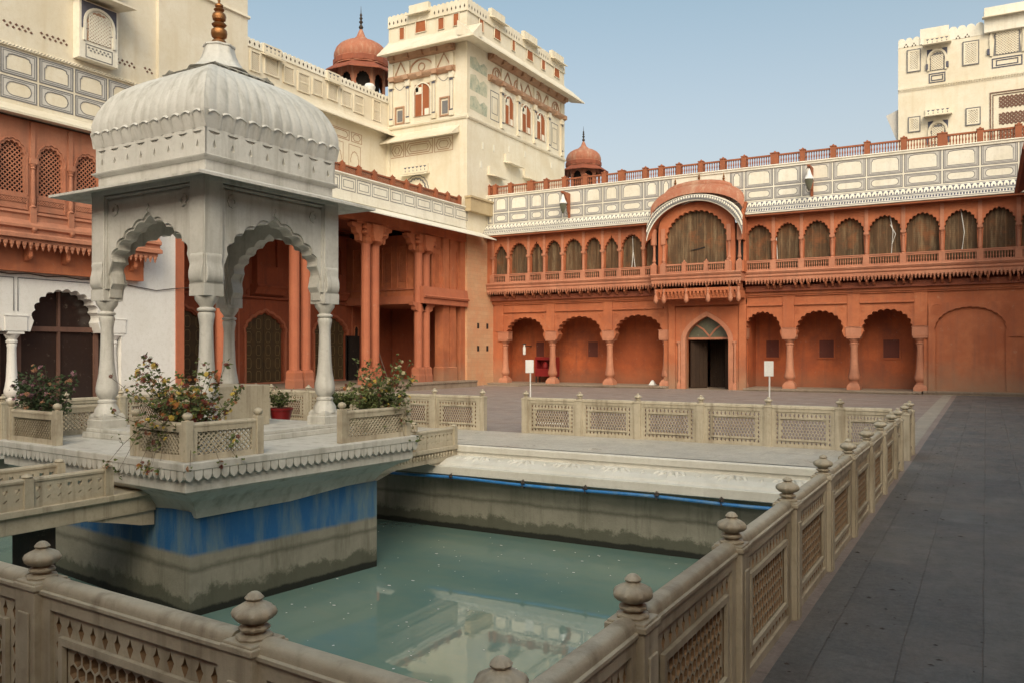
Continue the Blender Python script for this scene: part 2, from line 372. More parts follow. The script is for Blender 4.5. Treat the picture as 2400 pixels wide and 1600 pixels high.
def rect(u0, u1, v0, v1): return [(u0,v0),(u1,v0),(u1,v1),(u0,v1)]
def inset(pts, cu, cv, k, kv=None):
    kv = kv or k; return [(cu+(a-cu)*k, cv+(b-cv)*kv) for a,b in pts]
def frame_ring(mb, u0, u1, v0, v1, t, w0, w1):
    mb.slab(rect(u0,u1,v0,v1), [rect(u0+t,u1-t,v0+t,v1-t)], w0, w1)
def outline_strip(mb, pts, t, w0, w1, closed=False):
    # a band of width t following a polyline in the wall plane
    n = len(pts)
    P = [Vector((a,b)) for a,b in pts]; L = []; Rr = []
    for i in range(n):
        a = P[(i-1)%n] if (closed or i>0) else P[i]; b = P[(i+1)%n] if (closed or i<n-1) else P[i]
        d = (b-a); d = d.normalized() if d.length>1e-6 else Vector((1,0)); nn = Vector((-d.y,d.x))
        L.append(P[i]+nn*t/2); Rr.append(P[i]-nn*t/2)
    pt = [(p.x,w1,p.y) for p in L]+[(p.x,w1,p.y) for p in Rr]+[(p.x,w0,p.y) for p in L]+[(p.x,w0,p.y) for p in Rr]
    fs = []
    for i in range(n if closed else n-1):
        j = (i+1)%n
        fs += [(i,j,n+j,n+i),(i,2*n+i,2*n+j,j),(n+i,n+j,3*n+j,3*n+i)]
    mb.add(pt, fs)
def diamonds(mb, u0, u1, v0, v1, step, t, w0, w1, ratio=1.0):
    # crossing diagonal bars clipped to a rectangle
    W = u1-u0; H = v1-v0; s = step
    for sgn, dw in ((1,0),(-1,.004)):
        k = -H/ratio
        while k < W:
            pts = []
            # line u = u0+k + tt, v = v0 + tt*ratio (sgn>0) else v1 - tt*ratio
            t0 = max(0, -k); t1 = min(H/ratio, W-k)
            if t1 > t0+1e-3:
                a = (u0+k+t0, v0+t0*ratio if sgn>0 else v1-t0*ratio); b = (u0+k+t1, v0+t1*ratio if sgn>0 else v1-t1*ratio)
                outline_strip(mb, [a,b], t, w0+dw, w1+dw)
            k += s
def merlons(u0, u1, v0, v1, step, r=None):
    n = max(1, round((u1-u0)/step)); st = (u1-u0)/n; pts = [(u0,v0)]
    for i in range(n):
        c = u0+st*(i+.5)
        for k in range(7):
            a = PI-PI*k/6; pts.append((c+st/2*.96*math.cos(a), v1+st*.42*math.sin(a)))
    return pts+[(u1,v0)]
def petals(mb, u0, u1, vt, h, step, w0, w1, pointed=True):
    n = max(1, round((u1-u0)/step)); st = (u1-u0)/n
    for i in range(n):
        c = u0+st*(i+.5); a = st*.44
        mb.slab([(c-a,vt),(c-a,vt-h*.5),(c-a*.75,vt-h*.78),(c,vt-h),(c+a*.75,vt-h*.78),(c+a,vt-h*.5),(c+a,vt)], [], w0, w1)
def cones(mb, u0, u1, vt, h, step, w, r):
    n = max(1, round((u1-u0)/step)); st = (u1-u0)/n
    for i in range(n):
        c = u0+st*(i+.5); mb.lathe(c, w, [(r,vt),(r*.95,vt-h*.35),(r*.5,vt-h*.6),(r*.6,vt-h*.7),(.004,vt-h)], 6)

def baluster_panel(mb, u0, u1, v0, v1, w, step=.11, r=.022):
    mb.box(u0,u1,w-.04,w+.04,v0,v0+.06); mb.box(u0,u1,w-.05,w+.05,v1-.07,v1)
    n = max(2, round((u1-u0)/step)); st = (u1-u0)/n; h = (v1-v0)-.13
    for i in range(n):
        mb.lathe(u0+st*(i+.5), w, [(r*1.3,0),(r*.7,h*.2),(r*1.5,h*.45),(r*.7,h*.75),(r*1.2,h)], 5, z0=v0+.06)

def column(mb, u, w, v0, v1, s, n=12, fl=0):
    # baluster column: square base, bulb, tapering shaft, ring, bowl capital
    h = v1-v0
    mb.sq(u, w, [(s*1.05,0),(s*1.05,h*.06),(s*.8,h*.11),(s*.62,h*.13)], z0=v0)
    mb.lathe(u, w, [(s*.75,h*.13),(s*.75,h*.15),(s*.6,h*.16),(s*.95,h*.2),(s*1.0,h*.245),(s*.85,h*.31),(s*.72,h*.4),(s*.62,h*.62),(s*.58,h*.8),(s*.66,h*.835),(s*.6,h*.85),(s*.74,h*.865),(s*.74,h*.885),(s*.6,h*.9),(s*1.0,h*.955),(s*1.05,h*.97)], n, z0=v0, flute=fl, fd=.06)
    mb.box(u-s*1.1,u+s*1.1,w-s*1.1,w+s*1.1,v0+h*.97,v1)

# ================================================================== GROUND, POOL
WZ = -1.5
PX0, PX1, PY0, PY1 = -16.3, -1.28, 2.15, 12.55       # pool well
g = MB(); ring = [(-220,-60),(220,-60),(220,300),(-220,300)]
def flat(mb, outer, holes, z):
    loops = [outer]+holes; fl = [p for l in loops for p in l]
    mb.add([(a,b,z) for a,b in fl], [tuple(t) for t in tessellate_polygon([[Vector((a,b,0)) for a,b in l] for l in loops])])
flat(g, ring, [[(PX0,PY0),(PX1,PY0),(PX1,PY1+.29),(PX0,PY1+.29)]], 0)
g.build('courtyard_ground', 'court', kind='structure')
g = MB(); flat(g, [(-1.0,-20),(30,-20),(30,37.0),(-1.0,37.0)], [], .004); flat(g, [(-30,-20),(-1.0,-20),(-1.0,1.8),(-30,1.8)], [], .004)
g.build('walkway_paving', 'walk', kind='structure')
g = MB(); flat(g, [(-1.48,15.6),(-1.10,15.6),(-1.16,36.95),(-1.48,36.95)], [], .008); g.build('kerb_stripe', 'stripe', kind='structure')
g = MB(); flat(g, [(PX0,PY1+.3),(-1.15,PY1+.3),(-1.15,15.25),(PX0-.1,15.25)], [], .008); g.build('pool_terrace', 'terrace', kind='structure')
# pool shell
g = MB()
zb = -2.6
for a, b in (((PX0,PY0),(PX1,PY0)), ((PX1,PY0),(PX1,PY1)), ((PX1,PY1),(PX0,PY1)), ((PX0,PY1),(PX0,PY0))):
    g.add([(a[0],a[1],zb),(b[0],b[1],zb),(b[0],b[1],-.25),(a[0],a[1],-.25)], [(0,1,2,3)])
flat(g, [(PX0,PY0),(PX1,PY0),(PX1,PY1),(PX0,PY1)], [], zb)
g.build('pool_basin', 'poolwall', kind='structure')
g = MB(lambda u,w,v:(u,w,v))
prof = [(12.85,.0),(12.78,.0),(12.76,-.02),(12.765,-.12),(12.80,-.135),(12.80,-.19),(12.66,-.195),(12.45,-.215),(12.30,-.27),(12.25,-.31),(12.17,-.32),(12.17,-.46),(12.25,-.48),(12.55,-.5),(12.56,-.27),(12.85,-.27)]
g.extr(prof, PX0, PX1)
rim = g.build('pool_rim', 'rim', kind='structure', bevel=.008)
g = MB()   # near, right and left rims (seen in the gaps and mirrored in the water)
g.box(PX0-.1,PX1+.25,1.85,2.2,-.3,0.006); g.box(PX1-.02,PX1+.13,2.2,12.5,-.3,0.006); g.box(PX0-.15,PX0+.25,2.2,12.5,-.3,0.006)
g.build('pool_edge_slabs', 'terrace', kind='structure')
# carved lotus relief on the sloping rim
g = MB(); x = PX0+.3
while x < PX1-.5:      # shallow lotus-leaf relief
    for k, (dx, dy) in enumerate(((-.34,.30),(-.2,.36),(0,.38),(.2,.36),(.34,.30))):
        g.tube([(x+dx*.15,12.68,-.19),(x+dx*.6,12.68-dy*.45,-.215),(x+dx,12.68-dy,-.30)], [.014,.052,.02], 7)
    g.tube([(x+.46,12.66,-.21),(x+.46,12.5,-.225),(x+.46,12.36,-.28)], [.02,.045,.02], 7)
    x += .92+random.uniform(-.05,.05)
g.build('rim_carving', 'rim', kind='structure')
g = MB(); flat(g, [(PX0,PY0),(PX1,PY0),(PX1,PY1),(PX0,PY1)], [], WZ); g.build('pool_water', 'water', kind='structure')
# floating scraps
g = MB()
for i in range(420):
    x = random.uniform(-12,-1.5); y = random.uniform(2.6,12.4); r = random.choice((.006,.008,.010,.014,.018)); a0 = random.random()*6
    n = 5; s = random.uniform(.5,1.8)
    g.add([(x+r*s*math.cos(a0+2*PI*k/n), y+r*math.sin(a0+2*PI*k/n), WZ+.004) for k in range(n)], [tuple(range(n))])
fl = g.build('floating_petals', 'signwhite', kind='stuff'); fl['label'] = 'small white petals and scraps floating on the green pool water'; fl['category'] = 'petals'
# blue pipe
t = thing('blue_pipe', 'long blue water pipe strapped below the marble rim of the far pool wall', 'pipe', (-5,12.3,-.56))
g = MB(); P = []
for i in range(31):
    u = i/30; P.append((-10.6+9.2*u, 12.15+.010*math.sin(u*30), -.505-.010*math.sin(u*17)-.03*u))
g.tube(P, .026, 8); g.build('pipe', 'pipeblue', t, smooth=True)
for x in (-9.6,-8.2,-6.75,-5.6,-4.4,-3.4,-2.4):
    g = MB(); g.tube([(x,12.17,-.44),(x-.01,12.105,-.48),(x+.02,12.105,-.55),(x+.01,12.2,-.57)], .013, 6); g.lathe(x+.03,12.11,[(.012,0),(.03,.01),(.02,.05),(.003,.07)],6,z0=-.50); g.build('clip', 'iron', t)

# ================================================================== MARBLE BALUSTRADES
def finial_prof(s=1.0):
    return [(.10,0),(.105,.012),(.10,.022),(.062,.030),(.060,.040),(.085,.050),(.090,.062),(.078,.074),(.058,.082),(.062,.090),(.100,.104),(.122,.124),(.127,.144),(.116,.166),(.082,.186),(.050,.200),(.040,.210),(.050,.216),(.054,.224),(.050,.230),(.044,.236),(.036,.246),(.020,.256),(.004,.260)]
def proto_post(hide=True):
    g = MB(); g.box(-.072,.072,-.072,.072,0,.745)
    for sx in (-1,1):
        g.box(-.042,.042,min(sx*.072,sx*.082),max(sx*.072,sx*.082),.0,.62)
    g.box(-.080,.080,-.080,.080,.71,.735)
    p = g.build('post', 'fence', bevel=.006)
    g = MB(); g.lathe(0,0,[(r*.60,z*.60) for r,z in finial_prof()],56,flute=8,fd=.10,z0=.745); f = g.build('finial', 'fence', smooth=True); f.parent = p
    return p
def proto_panel():
    # unit panel: 1.16 long, local u 0..1.16 , thickness about w=0
    L, H = 1.16, .67
    g = MB(lambda u,w,v:(u,w,v)); holes = []
    bt = .065; b0, b1 = .075, .135
    # border of pointed drops
    def drop(cu, cv, a, b): return [(cu-a,cv),(cu-a*.5,cv-b*.55),(cu,cv-b),(cu+a*.5,cv-b*.55),(cu+a,cv),(cu+a*.45,cv+b*.35),(cu,cv+b),(cu-a*.45,cv+b*.35)]
    n = 13
    for i in range(n):
        cu = .10+(L-.20)*i/(n-1)
        holes.append(drop(cu, .565-.03, .020, .036)); holes.append(drop(cu, .085, .020, .030))
    for k in range(5):
        cv = .165+.0745*k
        holes.append(drop(.10, cv, .019, .030)); holes.append(drop(L-.10, cv, .019, .030))
    g.slab(rect(0,L,.0,H-.025), [rect(.065,L-.065,.045,.59)], -.045, .045)
    ctr = rect(.155,L-.155,.135,.485)
    g.slab(rect(.065,L-.065,.045,.59), holes+[ctr], -.026, .026)
    for sgn in (1,-1):      # raised inner moulding on both faces
        a, b = (.030,.052) if sgn>0 else (-.052,-.030)
        g.slab(rect(.135,L-.135,.118,.502), [rect(.163,L-.163,.146,.474)], a, b)
    # honeycomb field
    hx = []; r = .0300; dx = r*1.98; dy = dx*.86; row = 0; v = .172
    while v < .455:
        u = .19+(dx/2 if row%2 else 0)
        while u < L-.185:
            k = 6; sx = .80
            hx.append([(u+r*.90*math.cos(PI/6+2*PI*j/k), v+r*.96*math.sin(PI/6+2*PI*j/k)) for j in range(k)])
            u += dx
        v += dy; row += 1
    g.slab(rect(.157,L-.157,.137,.483), hx, -.022, .022)
    # rounded top rail
    g.extr([(.048,H-.030),(.058,H-.026),(.058,H-.014),(.050,H-.010)]+[(.046*math.copysign(abs(math.cos(PI*k/14))**.7,math.cos(PI*k/14)),H-.010+.040*abs(math.sin(PI*k/14))**.8) for k in range(15)]+[(-.050,H-.010),(-.058,H-.014),(-.058,H-.026),(-.048,H-.030)], 0, L)
    p = g.build('panel', 'fence', smooth=True)
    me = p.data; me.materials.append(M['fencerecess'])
    for f in me.polygons:     # brown shade painted on the honeycomb core and hole sides
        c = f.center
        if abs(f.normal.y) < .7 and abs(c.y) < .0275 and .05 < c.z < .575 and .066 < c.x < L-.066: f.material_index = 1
    return p
PP = proto_post(); PN = proto_panel()
def fence_run(pts, label, gaps=(), group='marble balustrades round the pool', skip_last=False, posts=None):
    root = thing('pool_balustrade', label, 'balustrade', (pts[0][0], pts[0][1], 0), 0, group)
    o = Vector((pts[0][0], pts[0][1], 0))
    for i, p in enumerate(pts):
        q = pts[i+1] if i+1 < len(pts) else pts[i-1]
        a = math.atan2(q[1]-p[1], q[0]-p[0]) 
        if posts is None or posts[i]:
            dup_part(PP, root, Vector((p[0],p[1],0))-o, rz=a)
        if i+1 < len(pts) and i not in gaps:
            L = math.hypot(q[0]-p[0], q[1]-p[1]); d = Vector((math.cos(a), math.sin(a), 0))
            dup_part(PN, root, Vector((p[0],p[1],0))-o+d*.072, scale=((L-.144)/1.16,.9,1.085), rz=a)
    return root
yr = [1.88,2.82,4.16,5.51,6.85,8.22,9.57,10.87,12.25,13.14]
fence_run([(-1.11,y) for y in yr], 'long marble balustrade between the pool and the grey walkway, running away from the viewer')
fence_run([(-1.11,14.42),(-1.11,15.3)], 'short marble balustrade end piece at the far corner beside the pale kerb stripe')
fence_run([(-1.25,1.90),(-2.13,1.98),(-3.48,2.06),(-4.8,2.12)], 'near marble balustrade in the bottom left foreground, above the pool', posts=[0,1,1,1])
xf = [-1.3,-2.2,-3.42,-4.66,-5.92,-7.17,-8.42]
fence_run([(x,15.3) for x in xf], 'far marble balustrade of six panels facing the red arcade', posts=[0]+[1]*6)
fence_run([(-9.5+-1.27*i,15.3) for i in range(6)]+[(-16.4,15.3)], 'far marble balustrade behind the pavilion, left of the opening')
fence_run([(-16.4,15.15),(-16.4,13.9),(-16.4,12.7),(-16.4,11.45),(-16.4,10.2),(-16.4,8.95),(-16.4,7.7),(-16.4,6.4)], 'side marble balustrade in front of the white arcade, at the left edge', posts=[0]+[1]*7)
for o in [PP]+[c for c in col.objects if c.parent == PP]+[PN]: bpy.data.objects.remove(o)

# low spiked chain barrier seen through the opening
t = thing('spiked_threshold', 'low white rail with thin dark spikes across the balustrade opening', 'low rail', (-9,15.6,0))
g = MB(); g.box(-9.4,-8.5,17.2,17.24,.02,.06); g.build('rail', 'signwhite', t)
g = MB()
for i in range(9): g.box(-9.35+i*.1,-9.335+i*.1,17.21,17.225,.06,.2)
g.build('spikes', 'iron', t)

# ================================================================== PAVILION
PHI = R(-5.2)
PC = Vector((-9.86, 8.36, 0)); 
pcen = Vector((-7.785,6.205,0)) + Matrix.Rotation(PHI,3,'Z') @ Vector((-2.26,1.98,0))
plat = thing('pavilion_platform', 'square marble platform on a blue-banded pedestal standing in the pool', 'platform', (pcen.x,pcen.y,0), PHI)
PHW, PHD = 2.26, 1.98
g = MB(); g.box(-PHW,PHW,-PHD,PHD,.36,.45); g.box(-PHW+.05,PHW-.05,-PHD+.05,PHD-.05,.30,.36); g.build('top_slab', 'marble', plat, bevel=.012)
for nm, fr, hw in (('front', lambda u,w,v:(u,-PHD-w,v), PHW), ('right', lambda u,w,v:(PHW+w,u,v), PHD), ('back', lambda u,w,v:(u,PHD+w,v), PHW), ('left', lambda u,w,v:(-PHW-w,u,v), PHD)):
    g = MB(fr); petals(g, -hw+.02, hw-.02, .362, .125, .12, -.045, -.008); g.build('petal_frieze', 'marble', plat)
def band4(mb, prof, hu, hd):   # (inset, z) profile around a rectangle
    n = len(prof); pts = []
    for i_, z in prof: pts += [(-hu+i_,-hd+i_,z),(hu-i_,-hd+i_,z),(hu-i_,hd-i_,z),(-hu+i_,hd-i_,z)]
    fs = [(j*4+k, j*4+(k+1)%4, (j+1)*4+(k+1)%4, (j+1)*4+k) for j in range(n-1) for k in range(4)]
    fs += [(3,2,1,0), tuple((n-1)*4+k for k in range(4))]; mb.add(pts, fs)
g = MB(); band4(g, [(.52,-.30),(.47,-.20),(.37,-.07),(.22,.03),(.12,.07),(.10,.095),(.07,.11),(.07,.30)], PHW, PHD); g.build('corbel', 'marble', plat)
ped = thing('pavilion_pedestal', 'square concrete pedestal with a faded blue band, rising from the water under the platform', 'pedestal', (0,0,0), 0)
rot = Matrix.Rotation(R(-7.5),3,'Z'); c0 = Vector((-8.32,6.72,0)) + rot @ Vector((-1.75,1.53,0))
def F_ped(u,w,v): q = c0 + rot @ Vector((u,w,0)); return (q.x,q.y,v)
g = MB(F_ped); g.box(-1.75,1.75,-1.53,1.53,-2.5,-.22); 
g.box(-2.35,-1.74,-1.25,1.4,-2.5,-.24)
g.build('pillar', 'pedestal', ped)

# superstructure
PH2 = R(-1.6); SC = (-10.197,8.776,0)
pav = thing('garden_pavilion', 'grey-white marble pavilion with curved ribbed roof and brass spire in the pool', 'pavilion', SC, PH2)
A = 1.117
g = MB(); g.box(-1.36,1.36,-1.36,1.36,.45,.53); g.box(-1.32,1.32,-1.32,1.32,.53,.585); g.build('base_slab', 'marble', pav, bevel=.01)
def pav_column():
    g = MB(); n = 32
    g.sq(0,0,[(.19,.585),(.19,.70),(.175,.715),(.175,.76),(.15,.80)])
    g.lathe(0,0,[(.19,.76),(.17,.86),(.125,.93),(.12,.95),(.132,.96),(.132,.985),(.115,1.0),(.10,1.01),(.14,1.06),(.158,1.12),(.158,1.17),(.145,1.25),(.12,1.38),(.104,1.55),(.092,1.85),(.088,2.05),(.10,2.13),(.112,2.19),(.105,2.225),(.088,2.235),(.118,2.25),(.122,2.27),(.112,2.285),(.085,2.30),(.10,2.33),(.15,2.40),(.158,2.45)], n, flute=8, fd=.035)
    g.box(-.155,.155,-.155,.155,2.45,2.61)
    return g
pc = pav_column().build('column', 'marble', pav, smooth=True); pc.location = (A,-A,0)
for s1, s2 in ((A,A),(-A,-A),(-A,A)): dup_part(pc, pav, (s1,s2,0))
# carved brackets and square piers above
def pier():
    g = MB(); g.box(-.15,.15,-.15,.15,2.61,4.03)
    for sx, sy in ((1,0),(0,1),(-1,0),(0,-1)):
        fr = (lambda u,w,v,sx=sx,sy=sy: (sx*w-sy*u, sy*w+sx*u, v)); h = MB(fr)
        h.extr([(.148,2.62),(.178,2.65),(.192,2.72),(.188,2.79),(.170,2.86),(.158,2.92),(.170,2.97),(.160,3.0),(.148,3.02)], -.13, .13)
        g.v += h.v; g.f += [tuple(i+len(g.v)-len(h.v) for i in f) for f in h.f]
    return g
pp = pier().build('pier', 'marble', pav, bevel=.008, smooth=True); pp.location = (A,-A,0)
for s1, s2 in ((A,A),(-A,-A),(-A,A)): dup_part(pp, pav, (s1,s2,0))
def pav_arch():
    g = MB(lambda u,w,v:(u,-A-w,v)); a = A-.148
    top = cusp(0, a-.035, 2.80, 3.62, 11, .060, 6, point=.20)
    outer = [(-a,4.03),(-a,2.50),(-a+.03,2.50),(-a+.045,2.62),(-a+.10,2.70),(-a+.075,2.79)]+top[1:-1]+[(a-.075,2.79),(a-.10,2.70),(a-.045,2.62),(a-.03,2.50),(a,2.50),(a,4.03)]
    g.slab(outer, [], -.12, .07)
    big = [(x*1.0, 2.8+(z-2.8)*1.06) for x,z in top[6:-6]]
    outer2 = [(-a,3.90),(-a,2.75),(-a+.012,2.75)]+[p for p in big if abs(p[0])<a-.01]+[(a-.012,2.75),(a,2.75),(a,3.90)]
    g.slab(outer2, [], .07, .10)
    outline_strip(g, [(-a+.02,2.62),(-a+.02,3.95),(a-.02,3.95),(a-.02,2.62)], .035, .07, .125)
    for s_ in (-1,1):      # rosettes
        for k in range(8):
            an = 2*PI*k/8; cx_, cz_ = s_*(a-.2)+.062*math.cos(an), 3.76+.062*math.sin(an)
            h = [(cx_+.031*math.cos(b), cz_+.031*math.sin(b)) for b in [2*PI*q/7 for q in range(7)]]; g.slab(h, [], .10, .118)
    outline_strip(g, [(0,3.66),(-.02,3.70),(.02,3.74),(0,3.78)], .014, .10, .115)
    for s_ in (-a*.93, 0, a*.93):
        g.lathe(s_, .11, [(.016,0),(.02,.02),(.016,.04)], 8, z0=3.99)
    return g
ar = pav_arch().build('arch_screen', 'marble', pav)
for k in (1,2,3): dup_part(ar, pav, (0,0,0), rz=k*PI/2)
# eaves
def eave_sheet(mb, half_in, z_in, half_out, z_out, th=.035):
    pts = []
    for h, z in ((half_in,z_in),(half_out,z_out),(half_out,z_out-th),(half_in,z_in-th-.03)): pts += [(-h,-h,z),(h,-h,z),(h,h,z),(-h,h,z)]
    fs = [(j*4+k, j*4+(k+1)%4, ((j+1)%4)*4+(k+1)%4, ((j+1)%4)*4+k) for j in range(4) for k in range(4)]
    mb.add(pts, fs)
g = MB(); g.box(-1.27,1.27,-1.27,1.27,3.985,4.06); g.build('beam', 'marble', pav, bevel=.006)
g = MB(); eave_sheet(g, 1.22, 4.13, 1.676, 3.99); g.build('eave', 'marble', pav)
for q in range(4):
    pass
# attic
g = MB(); g.sq(0,0,[(1.20,4.10),(1.20,4.27),(1.225,4.28),(1.265,4.31),(1.275,4.33),(1.245,4.34),(1.245,4.345)])
g.sq(0,0,[(1.195,4.345),(1.195,4.70)])
g.build('attic', 'marble', pav, bevel=.004)
for q in range(4):
    rr = Matrix.Rotation(q*PI/2,3,'Z')
    fr = lambda u,w,v,rr=rr: tuple(rr @ Vector((u,-1.225-w,0)) + Vector((0,0,v)))
    h = MB(fr); n = 8; st = 2.45/n; hs = []
    for i in range(n):
        c = -1.225+st*(i+.5)
        hs.append([(c-.10,4.66),(c+.10,4.66),(c+.05,4.625),(c,4.61),(c-.05,4.625)])
        hs.append([(c,4.55),(c-.030,4.47),(c-.03,4.45),(c,4.435),(c+.03,4.45),(c+.030,4.47)])
    h.slab(rect(-1.225+.002*(q%2),1.225-.002*(q%2),4.346,4.70), hs, -.029, 0); h.build('pierced_attic', 'marble', pav)
# scalloped fringe of the roof
g = MB()
for q in range(4):
    rr = Matrix.Rotation(q*PI/2,3,'Z')
    fr = lambda u,w,v,rr=rr: tuple(rr @ Vector((u,-w,0)) + Vector((0,0,v)))
    h = MB(fr); n = 11; st = 2.48/n
    for i in range(n):
        c = -1.24+st*(i+.5); a = st*.40; K = 8
        # concave petal below the fringe
        pts = []; fs = []
        for k in range(K+1):
            x = c-a+2*a*k/K; dd = .028*math.sin(PI*k/K)
            topz = 4.88+.035*math.sin(PI*k/K)
            pts += [(x,1.21-dd*.3,4.70),(x,1.275-dd,topz-.02),(x,1.305-dd*.2,topz),(x,1.285,topz+.025),(x,1.2,topz+.05)]
        for k in range(K):
            for j in range(4): fs.append((k*5+j,(k+1)*5+j,(k+1)*5+j+1,k*5+j+1))
        h.add(pts, fs)
        xx = c+st/2
        h.add([(xx-st*.1,1.235,4.70),(xx+st*.1,1.235,4.70),(xx+st*.1,1.29,4.89),(xx-st*.1,1.29,4.89),(xx-st*.1,1.2,4.91),(xx+st*.1,1.2,4.91)], [(0,1,2,3),(3,2,5,4)])
    g.v += h.v; g.f += [tuple(i+len(g.v)-len(h.v) for i in f) for f in h.f]
g.sq(0,0,[(1.222,4.69),(1.275,4.87),(1.28,4.93)])
g.build('scalloped_fringe', 'marble', pav, smooth=True)
# ribbed curved roof, square in plan
prof = [(1.265,4.885),(1.27,4.96),(1.268,5.04),(1.25,5.13),(1.215,5.24),(1.16,5.36),(1.09,5.48),(.98,5.59),(.86,5.68),(.72,5.765),(.58,5.83),(.44,5.885),(.34,5.915)]
g = MB(); nrib = 13; per = 8; pts = []; fs = []
for r, z in prof:
    ring_ = []
    for q in range(4):
        rr = Matrix.Rotation(q*PI/2,3,'Z')
        for i in range(nrib*per):
            t_ = -1+2*i/(nrib*per); ph = (i%per)/per
            rib = .011*(abs(math.sin(PI*ph)))**.5*(.35+.65*r/1.27)
            v_ = rr @ Vector((t_*r, -(r+rib*(1 if abs(t_)<.98 else 0)), 0)); ring_.append((v_.x,v_.y,z))
    pts += ring_
n = nrib*per*4
for j in range(len(prof)-1):
    for i in range(n): fs.append((j*n+i, j*n+(i+1)%n, (j+1)*n+(i+1)%n, (j+1)*n+i))
fs.append(tuple((len(prof)-1)*n+i for i in range(n)))
g.add(pts, fs); g.build('ribbed_roof', 'marble', pav, smooth=True)
g = MB()
for i, (hw, z0, z1) in enumerate(((.50,5.86,5.90),(.44,5.90,5.93),(.38,5.93,5.955))): g.sq(0,0,[(hw,z0),(hw+.02,z1)])
for q in range(4):
    rr = Matrix.Rotation(q*PI/2,3,'Z')
    for k in range(7):
        u = -.48+.16*k
        h = MB(lambda a,b,c,rr=rr: tuple(rr @ Vector((a,-b,0))+Vector((0,0,c)))); h.add([(u-.075,.44,5.93),(u+.075,.44,5.93),(u+.07,.60,5.855),(u,.65,5.835),(u-.07,.60,5.855),(u-.075,.44,5.90),(u+.075,.44,5.90),(u,.64,5.815)],[(0,1,2,3,4),(5,4,3,7),(6,7,3,2)])
        g.v += h.v; g.f += [tuple(i+len(g.v)-len(h.v) for i in f) for f in h.f]
g.lathe(0,0,[(.52,5.95),(.44,5.98),(.36,6.05),(.29,6.14),(.245,6.24),(.225,6.34),(.24,6.35),(.24,6.375),(.16,6.40)], 32, flute=8, fd=.10, rot=PI/8)
g.build('neck', 'marble', pav, smooth=True)
g = MB(); g.lathe(0,0,[(.05,6.38),(.10,6.40),(.118,6.43),(.10,6.46),(.06,6.475),(.11,6.52),(.122,6.57),(.115,6.62),(.06,6.665),(.09,6.68),(.112,6.705),(.09,6.73),(.05,6.745),(.095,6.78),(.105,6.83),(.095,6.87),(.05,6.905),(.075,6.925),(.08,6.94),(.05,6.96),(.045,6.97),(.062,6.985),(.062,7.01),(.03,7.03),(.016,7.05),(.022,7.08),(.01,7.10),(.004,7.25)], 24)
g.build('brass_spire', 'brass', pav, smooth=True)

# seat block inside
t = tag(MB().box(-10.62,-9.69,8.12,9.32,.586,1.2).build('stone_seat_block', 'fence', bevel=.01), 'plain cream stone block standing inside the pavilion', 'stone block')
t.location = (0,0,0)

# corner planters on the platform
def planter(name_label, corner, du, dv, root=plat):
    # corner in platform local coordinates; lattice panels go inwards along u and v
    Rm = Matrix.Rotation(PHI,3,'Z'); w0 = pcen + Rm @ Vector((corner[0],corner[1],0))
    t = thing('corner_planter', name_label, 'planter', (w0.x,w0.y,.45), PHI, 'lattice planters on the platform corners')
    def post(x,y):
        g = MB(); g.box(x-.05,x+.05,y-.05,y+.05,0,.47); p = g.build('post', 'fence', t, bevel=.006)
        g = MB(); g.lathe(x,y,[(.03,0),(.028,.008),(.045,.02),(.058,.045),(.056,.065),(.04,.085),(.01,.098)],14,z0=.47); f = g.build('ball_finial', 'fence', smooth=True); f.parent = p
    post(0,0); post(du,0); post(0,dv)
    for L, fr in ((abs(du), lambda u,w,v: (math.copysign(u,du), w, v)), (abs(dv), lambda u,w,v: (w, math.copysign(u,dv), v))):
        g = MB(fr); g.slab(rect(.05,L-.05,.0,.40), [rect(.11,L-.11,.07,.335)], -.03, .03)
        g.extr([(.036,.40),(.036,.42),(.02,.445),(-.02,.445),(-.036,.42),(-.036,.40)], .05, L-.05)
        diamonds(g, .11, L-.11, .07, .335, .066, .013, -.014, .010)
        g.build('lattice_panel', 'fence', t)
    return t
planter('diamond-lattice marble corner planter on the nearest platform corner', (PHW-.14,-PHD+.14), -1.05, .98)
planter('diamond-lattice marble corner planter at the left edge of the photo', (-PHW+.14,-PHD+.14), 1.3, 1.5)
planter('diamond-lattice marble corner planter on the right platform corner beside the bridge', (PHW-.14,PHD-.14), -1.0, -1.3)
planter('diamond-lattice marble corner planter mostly hidden behind the pavilion', (-PHW+.14,PHD-.14), 1.0, -1.0)

